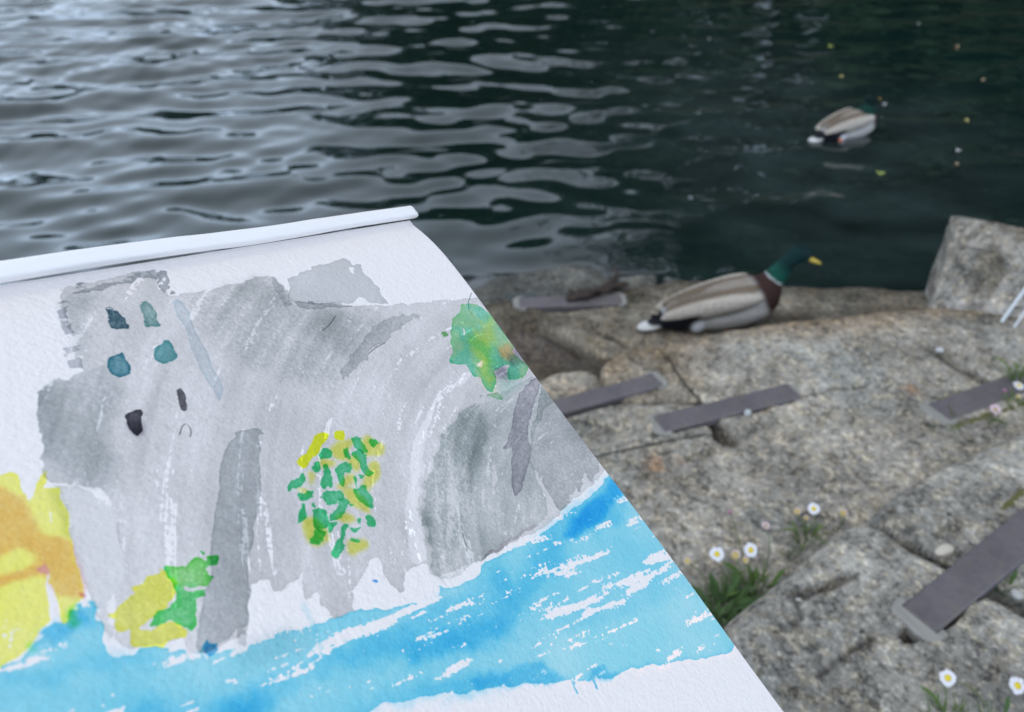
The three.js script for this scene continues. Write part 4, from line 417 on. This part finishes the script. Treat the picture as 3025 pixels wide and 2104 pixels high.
function duck(name, label, neck, head, billTip, ringAt, dusk = 1) {
  const t = thing(name, label, 'duck', null, null);
  const P = [ // [kind, distance, blend]
    ['core', cap([-0.105, 0.092, 0], [0.105, 0.115, 0], 0.050, 0.066), 0.02],
    ['rump', cap([-0.10, 0.088, 0], [-0.178, 0.078, 0], 0.043, 0.020), 0.02],
    ['chest', ell(0.135, 0.112, 0, 0.058, 0.062, 0.058, 0.3), 0.03],
    ['neck', cap([0.142, 0.135, 0], neck[0], 0.045, 0.027), 0.035], ['neck', cap(neck[0], neck[1], 0.0265, 0.025), 0.02],
    ['head', ell(head[0], head[1], head[2], 0.038, 0.028, 0.027, Math.atan2(billTip[1] - head[1], billTip[0] - head[0]) * 0.7), 0.016],
    ['tail', ell(-0.190, 0.070, 0, 0.042, 0.009, 0.028, 0.10), 0.012],
    ['curl', cap([-0.165, 0.096, 0.004], [-0.190, 0.112, 0.006], 0.010, 0.005), 0.006]];
  for (const s of [-1, 1]) P.push(['flank', ell(0.040, 0.085, 0.043 * s, 0.115, 0.043, 0.030, 0.10, -0.10 * s), 0.014], ['vent', ell(-0.062, 0.074, 0.040 * s, 0.022, 0.032, 0.022), 0.012],
    ['wing', ell(-0.022, 0.136, 0.050 * s, 0.150, 0.030, 0.022, 0.17, -0.13 * s), 0.014], ['tertial', ell(-0.020, 0.155, 0.026 * s, 0.135, 0.016, 0.020, 0.17, -0.08 * s), 0.014]);
  P.push(['back', ell(0.045, 0.158, 0, 0.085, 0.026, 0.036, 0.12), 0.012]);
  const f0 = (x, y, z) => { let d = 1; for (const [, g, k] of P) d = smin(d, g(x, y, z), k); return d; };
  const f = (x, y, z) => f0(x, y, z) + 0.0011 * (n3(x * 60, y * 160, z * 160) - 0.5) + 0.0008 * Math.sin(x * 260 + Math.abs(z) * 180) * sstep(0.09, 0.13, y) * sstep(0.1, 0.0, x);
  const { pos, nor, idx } = surfaceNet(f, [-0.285, -0.005, -0.105], [0.345, 0.335, 0.105], 0.0042), color = [];
  const ax = V(head[0] - neck[0][0], head[1] - neck[0][1], 0).normalize();
  const C = { core: [0.33, 0.32, 0.31], rump: [0.012, 0.013, 0.016], chest: [0.034, 0.015, 0.012], neck: [0.010, 0.075, 0.055], head: [0.008, 0.055, 0.045], tail: [0.55, 0.53, 0.51], curl: [0.012, 0.012, 0.014], flank: [0.40, 0.375, 0.355], vent: [0.62, 0.62, 0.65], wing: [0.41, 0.36, 0.305], tertial: [0.15, 0.112, 0.080], back: [0.25, 0.21, 0.175] };
  for (let i = 0; i < pos.length; i += 3) { const x = pos[i], y = pos[i + 1], z = pos[i + 2]; let W = 0, c = [0, 0, 0]; for (const [k, g] of P) { const w = Math.exp(-g(x, y, z) / 0.0016); W += w; const q = C[k]; c[0] += w * q[0]; c[1] += w * q[1]; c[2] += w * q[2]; } c = c.map((v) => v / W);
    const s = (x - ringAt[0]) * ax.x + (y - ringAt[1]) * ax.y, up = y > 0.125 || x > 0.12;
    if (up && x > 0.08) { const g = sstep(0.0005, 0.0035, s), ring = sstep(-0.003, -0.0005, s) * (1 - sstep(0.002, 0.0045, s)) * (0.15 + 0.5 * sstep(0.35, 0.65, n3(y * 60, z * 60, 3))); const br = sstep(0.128, 0.152, x + 0.35 * (y - 0.11)) * (1 - sstep(-0.002, 0.001, s)); c = c.map((v, n) => mixf(v, C.chest[n], br)); c = c.map((v, n) => mixf(v, 0.7, ring)); const sheenV = 0.75 + 0.6 * n3(x * 40, y * 40, z * 40), hd = sstep(0.02, 0.07, s); c = c.map((v, n) => mixf(v, mixf([0.002, 0.050, 0.034][n], [0.001, 0.016, 0.016][n], hd) * sheenV * dusk, g)); }
    const und = sstep(-0.045, -0.075, x) * sstep(-0.172, -0.160, x) * sstep(0.124 + 0.2 * (x + 0.1), 0.116 + 0.2 * (x + 0.1), y); let vent = 0, wn = 1e9; for (const [k, g] of P) { const q = g(x, y, z); if (k === 'vent') vent = Math.max(vent, Math.exp(-Math.max(0, q) / 0.003)); } c = c.map((v, n) => mixf(v, [0.008, 0.009, 0.013][n], und * (1 - vent)));
    const line = Math.exp(-(((y - 0.112 - 0.12 * x) / 0.006) ** 2)) * sstep(0.03, 0.045, Math.abs(z)) * sstep(-0.09, -0.05, x) * sstep(0.10, 0.05, x); c = c.map((v) => v * (1 - 0.62 * line));
    const along = 0.5 + 0.5 * Math.sin(Math.atan2(y - 0.10, Math.abs(z)) * 34 + x * 40 + 2 * n3(x * 20, y * 30, z * 30)), rows = sstep(0.06, -0.04, x) * sstep(0.115, 0.125, y); c = c.map((v) => v * (1 - 0.2 * rows * along * along));
    const fine = 0.84 + 0.24 * n3(x * 140, y * 300, z * 300) + 0.16 * (n3(x * 30, y * 90, z * 90) - 0.5); color.push(c[0] * fine, c[1] * fine, c[2] * fine); }
  const g = geoFrom(pos, idx, { normal: nor, color }); part('body', g, plume, t);
  // bill: flattened, widening a little towards the tip
  const b = new THREE.SphereGeometry(1, 20, 14), bp = b.attributes.position, hx = billTip[0] - head[0], hy = billTip[1] - head[1], a = Math.atan2(hy, hx); for (let i = 0; i < bp.count; i++) { const u = bp.getX(i), k = u < 0 ? 1.0 : 0.95; bp.setXYZ(i, u * 0.033, bp.getY(i) * (0.0095 - 0.0045 * (u * 0.5 + 0.5)) , bp.getZ(i) * 0.0115 * k); } b.computeVertexNormals(); const bm = part('bill', b, billMat, t); bm.position.set(head[0] + hx * 0.68, head[1] + hy * 0.68 - 0.004, head[2]); bm.rotation.z = a;
  for (const s of [-1, 1]) { const e = part('eye', new THREE.SphereGeometry(0.0042, 10, 8), gloss, t); e.position.set(head[0] + 0.012, head[1] + 0.007, head[2] + 0.0245 * s); }
  return t;
}
function foot() { const s = new THREE.Shape(); s.moveTo(-0.006, 0); s.lineTo(0.048, -0.026); s.quadraticCurveTo(0.047, -0.012, 0.056, 0); s.quadraticCurveTo(0.047, 0.012, 0.048, 0.026); s.closePath(); const g = new THREE.ExtrudeGeometry(s, { depth: 0.002, bevelEnabled: true, bevelSize: 0.002, bevelThickness: 0.0015, bevelSegments: 2 }); g.rotateX(-Math.PI / 2); return g; }
{ const d = duck('mallard_duck', 'green headed drake standing on the brown ledge, seen from its right side', [[0.184, 0.190, 0], [0.212, 0.238, 0]], [0.243, 0.258, 0], [0.308, 0.216, 0], [0.177, 0.180]);
  const p = at(2106, 966, HA); d.position.set(p.x, HA - 0.016, p.z); d.rotation.y = 0.13; d.rotation.z = 0.10; d.scale.set(0.90, 0.80, 0.82);
  for (const s of [-1, 1]) { const l = part('leg', new THREE.CylinderGeometry(0.006, 0.0045, 0.058, 8), legMat, d); l.position.set(0.01 + 0.02 * s, 0.040, 0.035 * s); const ft = part('foot', foot(), legMat, l); ft.position.y = -0.028; } }
{ const d = duck('mallard_duck', 'dark headed drake swimming away across the dark water', [[0.146, 0.180, 0], [0.152, 0.215, 0]], [0.160, 0.238, 0.0], [0.228, 0.231, 0], [0.142, 0.162], 0.5);
  const p = at(2487, 398, 0); d.position.set(p.x, -0.044, p.z); d.rotation.y = 0.50; d.rotation.z = 0.0; d.scale.set(0.84, 0.75, 0.88); d.children.find((m) => m.name === 'bill').scale.set(0.6, 0.8, 0.7);
  const ft = part('foot', foot(), legMat, d); ft.position.set(-0.06, 0.046, 0.075); ft.rotation.set(0.5, Math.PI * 0.75, 0.35); ft.scale.setScalar(0.8); }

// ------------------------------------------------------------------ things on the stones
const wood = new THREE.MeshStandardMaterial({ color: col(0.040, 0.026, 0.020), roughness: 0.85 });
function rod(pts, r0, r1, lumps = 0, seed = 1) { const c = new THREE.CatmullRomCurve3(pts), n = 34, g = new THREE.TubeGeometry(c, n, 1, 9), p = g.attributes.position; for (let i = 0; i < p.count; i++) { const k = Math.floor(i / 10), o = c.getPointAt(k / n), w = mixf(r0, r1, k / n) * (1 + lumps * (n3(k * 0.5, i % 10, seed) - 0.5)) * (k === 0 || k === n ? 0.3 : 1); p.setXYZ(i, o.x + (p.getX(i) - o.x) * w, o.y + (p.getY(i) - o.y) * w, o.z + (p.getZ(i) - o.z) * w); } g.computeVertexNormals(); return g; }
{ const o = at(1765, 865, HA), t = thing('driftwood', 'dark twisted piece of wet driftwood lying at the water edge behind the farthest clamp', 'driftwood', o), L = (x, y, h) => at(x, y, HA + h).sub(o);
  part('stem', rod([L(1672, 880, 0.012), L(1712, 872, 0.022), L(1762, 862, 0.02), L(1812, 846, 0.018), L(1856, 842, 0.008)], 0.015, 0.008, 1.0, 3), wood, t); part('branch', rod([L(1765, 862, 0.015), L(1800, 838, 0.02), L(1822, 815, 0.012), L(1812, 792, 0.0)], 0.010, 0.004, 0.9, 5), wood, t); part('branch', rod([L(1700, 878, 0.016), L(1690, 862, 0.026), L(1676, 856, 0.03)], 0.009, 0.003, 0.9, 7), wood, t); }
const straw = new THREE.MeshStandardMaterial({ color: col(0.66, 0.66, 0.68), roughness: 0.6 });
{ const k = 'pale stalks leaning by the standing block'; for (const [a, b, r, w, lab] of [[[2955, 956, HG], [3060, 812, HG + 0.13], 0.0042, 1, 'thicker pale dry stalk leaning at the right, beside the standing block'], [[2992, 972, HG], [3080, 850, HG + 0.11], 0.0028, 0.8, 'thinner grey dry stalk in front of the paler thicker one']]) { const p = at(...a), q = at(...b).sub(p), g = rod([V(0, 0, 0), q.clone().multiplyScalar(0.5).add(V(0, 0.006, 0)), q], r, r * 0.8, 0.2, 9); const m = shade(new THREE.Mesh(g, straw)); m.name = numbered('dry_stalk'); m.position.copy(p); tag(m, lab, 'dry stalk', k); scene.add(m); } }
function pebble(x, y, h, sx, sy, sz, c, label, seed) { const g = new THREE.IcosahedronGeometry(1, 4), p = g.attributes.position; for (let i = 0; i < p.count; i++) { const v = V(0, 0, 0).fromBufferAttribute(p, i), k = 0.72 + 0.56 * fbm(v.x * 1.6 + seed, v.y * 1.6, v.z * 1.6 + seed, 3); p.setXYZ(i, v.x * sx * k, v.y * sy * k, v.z * sz * k); } g.deleteAttribute('uv'); g.deleteAttribute('normal'); const q = mergeVertices(g, 1e-6); q.computeVertexNormals(); const m = shade(new THREE.Mesh(q, new THREE.MeshStandardMaterial({ color: col(...c), roughness: 0.85 }))); m.name = numbered('pebble'); m.position.copy(at(x, y, h)); m.position.y += sy * 0.3; m.rotation.y = seed; tag(m, label, 'pebble', 'loose pebbles on the quay stones'); scene.add(m); }
pebble(2790, 1628, HE + 0.0, 0.021, 0.006, 0.010, [0.50, 0.45, 0.37], 'cream stone chip lying against the upper edge of the biggest clamp', 0.4);
pebble(2359, 1778, HD - 0.012, 0.006, 0.004, 0.006, [0.55, 0.52, 0.5], 'small white pebble on the nearest step stone below the daisies', 2.2);
pebble(2775, 1036, HG, 0.009, 0.006, 0.007, [0.46, 0.45, 0.45], 'white pebble at the end of the dark groove in the slab', 3.1);
pebble(3003, 1757, HD, 0.010, 0.005, 0.007, [0.36, 0.34, 0.32], 'pale pebble next to the green leaves right of the biggest clamp', 4.7);
pebble(2208, 1222, HG + 0.002, 0.0065, 0.007, 0.008, [0.42, 0.43, 0.42], 'grey pebble wedged under the lower edge of the middle clamp', 5.3);

// ------------------------------------------------------------------ plants
const petalMat = new THREE.MeshPhysicalMaterial({ color: col(0.82, 0.80, 0.84), roughness: 0.7, side: THREE.DoubleSide, transmission: 0.3, thickness: 0 }), pinkMat = new THREE.MeshPhysicalMaterial({ color: col(0.68, 0.36, 0.52), roughness: 0.7, side: THREE.DoubleSide, transmission: 0.3, thickness: 0 }), blushMat = new THREE.MeshPhysicalMaterial({ color: col(0.74, 0.56, 0.62), roughness: 0.7, side: THREE.DoubleSide, transmission: 0.3, thickness: 0 });
const discMat = new THREE.MeshStandardMaterial({ color: col(0.62, 0.46, 0.02), roughness: 0.8 }), oldDisc = new THREE.MeshStandardMaterial({ color: col(0.42, 0.33, 0.10), roughness: 0.9 }), stemMat = new THREE.MeshStandardMaterial({ color: col(0.09, 0.12, 0.04), roughness: 0.8 });
function petalsGeo(R, n, open, seed) { const r = rng(seed), gs = []; for (let k = 0; k < n; k++) { const a = ((k + 0.5 * (r() - 0.5)) / n) * 6.2832, L = R * (0.86 + 0.2 * r()), w = R * 0.105 * (0.9 + 0.4 * r()), lift = open + (r() - 0.5) * 0.25, pos = [], idx = [], N = 5; for (let i = 0; i <= N; i++) { const t = i / N, q = R * 0.26 + (L - R * 0.26) * t, ww = w * (0.55 + 0.75 * Math.sin(Math.PI * (0.15 + 0.72 * t))), y = Math.sin(lift) * (q - R * 0.26) - 0.12 * R * t * t * (open < 0.6 ? 1 : -0.6), h = R * 0.26 + Math.cos(lift) * (q - R * 0.26); for (const s of [-1, 0, 1]) pos.push(h * Math.cos(a) - s * ww * Math.sin(a), y + (s ? 0 : -0.03 * R), h * Math.sin(a) + s * ww * Math.cos(a)); if (i) for (const s of [0, 1]) { const b = (i - 1) * 3 + s; idx.push(b, b + 3, b + 1, b + 1, b + 3, b + 4); } } gs.push(geoFrom(pos, idx)); } return mergeGeometries(gs); }
function discGeo(R, seed) { const g = new THREE.SphereGeometry(1, 22, 12, 0, 6.2832, 0, Math.PI * 0.55), p = g.attributes.position; for (let i = 0; i < p.count; i++) { const x = p.getX(i), y = p.getY(i), z = p.getZ(i), k = 1 + 0.16 * (n3(x * 9 + seed, y * 9, z * 9) - 0.5); p.setXYZ(i, x * R * k, y * R * 0.55 * k, z * R * k); } g.computeVertexNormals(); return g; }
let dk = 0;
function daisy(hx, hy, hh, bx, by, bh, size, label, kind, face = [0, 0.8, 0.6]) {
  const base = at(bx, by, bh), top = at(hx, hy, hh), t = thing('daisy', label, 'flower', base, 'small daisies in the joints'), d = top.clone().sub(base), R = size / 2, n = V(...face).normalize(); dk++;
  const head = d.clone(); part('stem', rod([V(0, -0.006, 0), d.clone().multiplyScalar(0.5).add(V(0.004 * Math.sin(dk * 2), 0.008, 0)), head.clone().addScaledVector(n, -R * 0.25)], 0.0011, 0.0009, 0.1, dk), stemMat, t);
  const q = new THREE.Quaternion().setFromUnitVectors(V(0, 1, 0), n), put = (m) => { m.position.copy(head); m.quaternion.copy(q); return m; };
  const cup = new THREE.SphereGeometry(R * 0.36, 14, 8, 0, 6.2832, Math.PI * 0.45, Math.PI * 0.55); put(part('sepals', cup, stemMat, t)).position.addScaledVector(n, R * 0.05);
  if (kind === 'open') { put(part('petals', petalsGeo(R, 30, 0.12, dk * 7), petalMat, t)); put(part('disc', discGeo(R * 0.40, dk), discMat, t)); }
  else if (kind === 'blush') { put(part('petals', petalsGeo(R, 26, 0.35, dk * 7), blushMat, t)); put(part('disc', discGeo(R * 0.36, dk), oldDisc, t)); }
  else if (kind === 'bud') { put(part('petals', petalsGeo(R, 18, 1.15, dk * 7), pinkMat, t)); }
  else { put(part('disc', discGeo(R * 0.85, dk), oldDisc, t)); put(part('petals', petalsGeo(R * 1.1, 14, 0.7, dk * 7), blushMat, t)); }
  return t;
}
daisy(2118, 1637, HG + 0.075, 2168, 1765, HG, 0.0225, 'white daisy beside the pad edge, left of a pair over the grass tuft', 'open', [-0.5, 0.75, 0.75]);
daisy(2218, 1625, HG + 0.07, 2215, 1745, HG, 0.0225, 'white daisy over the grass tuft, right of a pair', 'open', [0.1, 0.75, 0.7]);
daisy(2404, 1503, HG + 0.05, 2412, 1588, HG, 0.020, 'white daisy standing alone above the rounded step edge', 'open', [-0.2, 0.75, 0.6]);
daisy(2800, 2003, HD + 0.035, 2925, 2095, HD, 0.0215, 'white daisy on a long bent stem across the nearest step stone', 'open', [-0.15, 0.85, 0.5]);
daisy(3006, 2026, HD + 0.035, 3095, 2125, HD, 0.023, 'white daisy in the lowest corner of the quay, at the frame edge', 'open', [0.1, 0.85, 0.5]);
daisy(2158, 1517, HG + 0.06, 2200, 1660, HG, 0.013, 'closed pink bud above the left daisy of the pair', 'bud', [-0.3, 0.9, 0.2]);
daisy(2262, 1553, HG + 0.055, 2265, 1668, HG, 0.015, 'pale pink half open flower above the right daisy of the pair', 'blush', [0.0, 0.95, 0.1]);
daisy(2355, 1511, HG + 0.04, 2382, 1590, HG, 0.014, 'faded peach flower left of the lone white daisy', 'faded', [-0.1, 0.9, 0.4]);
daisy(2381, 1530, HG + 0.03, 2388, 1592, HG, 0.010, 'small brownish seed head below the lone white daisy', 'faded', [0, 0.9, 0.4]);
daisy(2491, 1516, HG + 0.035, 2476, 1560, HG, 0.014, 'faded yellow flower right of the lone white daisy, on the step edge', 'faded', [0.1, 0.9, 0.4]);
daisy(2031, 1657, HG + 0.06, 2105, 1745, HG, 0.013, 'small yellowish bud nearest to the pad edge', 'faded', [-0.4, 0.8, 0.4]);
daisy(2202, 1655, HG + 0.055, 2205, 1740, HG, 0.012, 'brown seed head tucked below the right daisy of the pair', 'faded', [0.1, 0.8, 0.5]);
daisy(2172, 1640, HG + 0.065, 2190, 1750, HG, 0.016, 'greenish unopened flower between the pair of daisies', 'faded', [0, 0.9, 0.3]);
daisy(2940, 1210, HG + 0.022, 2948, 1250, HG, 0.023, 'pink tinged flower at the lower edge of the mossy clamp', 'blush', [0, 0.9, 0.5]);
daisy(2964, 1156, HG + 0.02, 2980, 1200, HG, 0.013, 'small peach flower bud over the mossy clamp', 'bud', [0, 0.9, 0.4]);
daisy(3010, 1139, HG + 0.03, 3008, 1190, HG, 0.022, 'pale flower at the right end of the mossy clamp', 'open', [0.1, 1.0, 0.2]);
daisy(3008, 1172, HG + 0.02, 3012, 1205, HG, 0.011, 'yellow green bud below the pale flower on the mossy clamp', 'faded', [0, 0.9, 0.4]);
const greens = [[0.10, 0.16, 0.045], [0.13, 0.19, 0.05], [0.075, 0.13, 0.045]].map((c) => new THREE.MeshPhysicalMaterial({ color: col(...c), roughness: 0.95, specularIntensity: 0.3, side: THREE.DoubleSide, transmission: 0.3, thickness: 0 }));
function tuft(x, y, h, R, n, len, label, k, lean = [0, 0]) { const r = rng(x * 7 + y), gs = []; for (let i = 0; i < n; i++) { const a = r() * 6.283, o = R * Math.sqrt(r()), L = len * 0.8 * (0.35 + 0.85 * r()), out = 0.25 + 0.9 * r(), leaf = r() < 0.3, w = leaf ? L * 0.085 : L * 0.025 + 0.0006, bx = Math.cos(a) * o, bz = Math.sin(a) * o * 0.7, da = a + (r() - 0.5) * 1.6, pos = [], idx = [], N = 5; for (let j = 0; j <= N; j++) { const t = j / N, q = L * t, hx = Math.cos(da) * out * q * (0.4 + 0.6 * t) + lean[0] * q, hz = Math.sin(da) * out * q * (0.4 + 0.6 * t) + lean[1] * q, yy = q * (1 - 0.45 * out * t * t), ww = w * (leaf ? Math.sin(Math.PI * clamp(0.08 + 0.88 * t * t)) + 0.12 : 1 - 0.85 * t); for (const s of [-1, 1]) pos.push(bx + hx - s * ww * Math.sin(da), yy - 0.003, bz + hz + s * ww * Math.cos(da)); if (j) { const b = (j - 1) * 2; idx.push(b, b + 2, b + 1, b + 1, b + 2, b + 3); } } gs.push(geoFrom(pos, idx)); }
  const m = thing('grass_tuft', label, 'grass tuft', at(x, y, h), 'green tufts growing in the joints'); part('leaves', mergeGeometries(gs), greens[k], m).userData.kind = 'stuff'; return m; }
tuft(2135, 1800, HG, 0.040, 170, 0.058, 'largest green tuft, in the joint beside the pad edge under the pair of daisies', 2);
tuft(2225, 1740, HG, 0.034, 90, 0.046, 'green tuft in the joint right of the largest one, under the right daisy', 0);
tuft(2100, 1850, HG, 0.028, 70, 0.048, 'dark green tuft against the pad edge, lowest in the joint', 2);
tuft(2385, 1592, HG, 0.026, 46, 0.034, 'small bright tuft below the lone white daisy', 1);
tuft(2345, 1636, HG, 0.012, 16, 0.022, 'few pale leaves in the joint between the daisy pair and the lone daisy', 1);
tuft(3010, 1118, HG, 0.026, 44, 0.055, 'bright green tuft at the upper side of the mossy clamp by the frame edge', 1);
tuft(3005, 1200, HG, 0.028, 46, 0.032, 'yellow green tuft at the lower side of the mossy clamp', 1);
tuft(2945, 1252, HG, 0.015, 24, 0.022, 'small tuft under the pink tinged flower at the mossy clamp', 0);
tuft(2815, 1272, HG, 0.012, 22, 0.016, 'tiny tuft below the leaded end of the mossy clamp, right one', 0);
tuft(2757, 1272, HG, 0.009, 20, 0.014, 'tiny tuft left of the leaded end of the mossy clamp', 0);
tuft(2950, 1742, HD - 0.02, 0.018, 26, 0.036, 'dark green leaves in the joint right of the biggest clamp', 2);
tuft(2800, 2120, HD, 0.03, 40, 0.04, 'green tuft at the lower frame edge on the nearest step stone', 0);
tuft(2955, 2150, HD, 0.03, 34, 0.04, 'green tuft at the lower frame edge under the corner daisy', 2);
tuft(1822, 1030, HA, 0.012, 22, 0.010, 'dim green moss tuft on the ledge below the tail of the standing duck', 2);
{ // moss along the mossy clamp and in the corner joint
  const gs = [], r = rng(99); const line = (x0, y0, x1, y1, h, n, s) => { for (let i = 0; i < n; i++) { const t = r(), p = at(mixf(x0, x1, t) + (r() - 0.5) * 12, mixf(y0, y1, t) + (r() - 0.5) * 10, h), g = new THREE.IcosahedronGeometry(s * 0.7 * (0.4 + 1.1 * r() * r()), 1); g.scale(1, 0.6, 1); g.translate(p.x, p.y - 0.001, p.z); gs.push(g); } };
  line(2775, 1178, 2880, 1148, HG, 60, 0.005); line(2830, 1258, 2930, 1222, HG, 90, 0.006); line(2930, 1225, 3040, 1185, HG, 60, 0.006); line(2962, 1500, 3040, 1440, HE, 60, 0.007); line(2800, 1195, 2822, 1235, HG + 0.004, 18, 0.0028);
  const m = shade(new THREE.Mesh(mergeGeometries(gs), new THREE.MeshStandardMaterial({ color: col(0.10, 0.095, 0.03), roughness: 1 }))); m.name = 'moss'; tag(m, 'olive green moss along the edges of the clamp by the frame edge', 'moss'); m.userData.kind = 'stuff'; scene.add(m); }

// ------------------------------------------------------------------ leaves adrift
const leafTint = { green: [0.30, 0.36, 0.08], yellow: [0.50, 0.44, 0.16], brown: [0.34, 0.24, 0.15], pale: [0.48, 0.46, 0.46] };
function drift(x, y, s, c, label, k) { const r = rng(k * 31 + 5), n = 16, pos = [0, 0.002, 0], idx = []; for (let i = 0; i < n; i++) { const a = (i / n) * 6.283, q = s * (0.72 + 0.28 * Math.cos(a) ** 2 + 0.12 * (r() - 0.5)); pos.push(Math.cos(a) * q, 0.0015 + 0.004 * Math.sin(a * 2 + k), Math.sin(a) * q * 0.75); idx.push(0, 1 + ((i + 1) % n), 1 + i); } const b = pos.length / 3, low = []; for (let i = 0; i < pos.length; i += 3) low.push(pos[i], pos[i + 1] - 0.0008, pos[i + 2]); const all = [...pos, ...low]; for (let i = 0; i < n; i++) { const a = 1 + i, d = 1 + ((i + 1) % n); idx.push(b, b + a, b + d, a, d, b + d, a, b + d, b + a); }
  const p = at(x, y, 0), w = waterAt(p.x, p.z)[0], m = shade(new THREE.Mesh(geoFrom(all, idx), new THREE.MeshStandardMaterial({ color: col(...leafTint[c]), roughness: 0.7 }))); m.name = numbered('floating_leaf'); m.position.set(p.x, w + 0.003, p.z); m.rotation.y = k * 1.3; tag(m, label, 'leaf', 'small leaves adrift on the dark water'); scene.add(m); }
[[2457, 135, 0.017, 'green', 'yellow green leaf adrift, far above the swimming duck'], [2485, 228, 0.015, 'yellow', 'yellow leaf adrift just above the swimming duck'], [2599, 512, 0.017, 'green', 'green leaf adrift below the swimming duck'], [2712, 78, 0.014, 'pale', 'pale leaf adrift farthest away at the top'], [2825, 137, 0.015, 'brown', 'reddish brown leaf adrift near the top right'], [2905, 243, 0.015, 'brown', 'brown leaf adrift farthest right on the dark water'], [2852, 362, 0.015, 'yellow', 'dull yellow leaf adrift to the right of the swimming duck'], [2833, 442, 0.012, 'pale', 'whitish leaf adrift right of the duck, above a brown one'], [2823, 493, 0.013, 'brown', 'tan leaf adrift above the standing block'], [2611, 308, 0.011, 'pale', 'pale speck of leaf right beside the head of the swimming duck'], [2093, 121, 0.010, 'pale', 'pale leaf adrift at the edge of the bright reflections']].forEach(([x, y, s, c, l], k) => drift(x, y, s, c, l, k));

renderer.render(scene, camera);
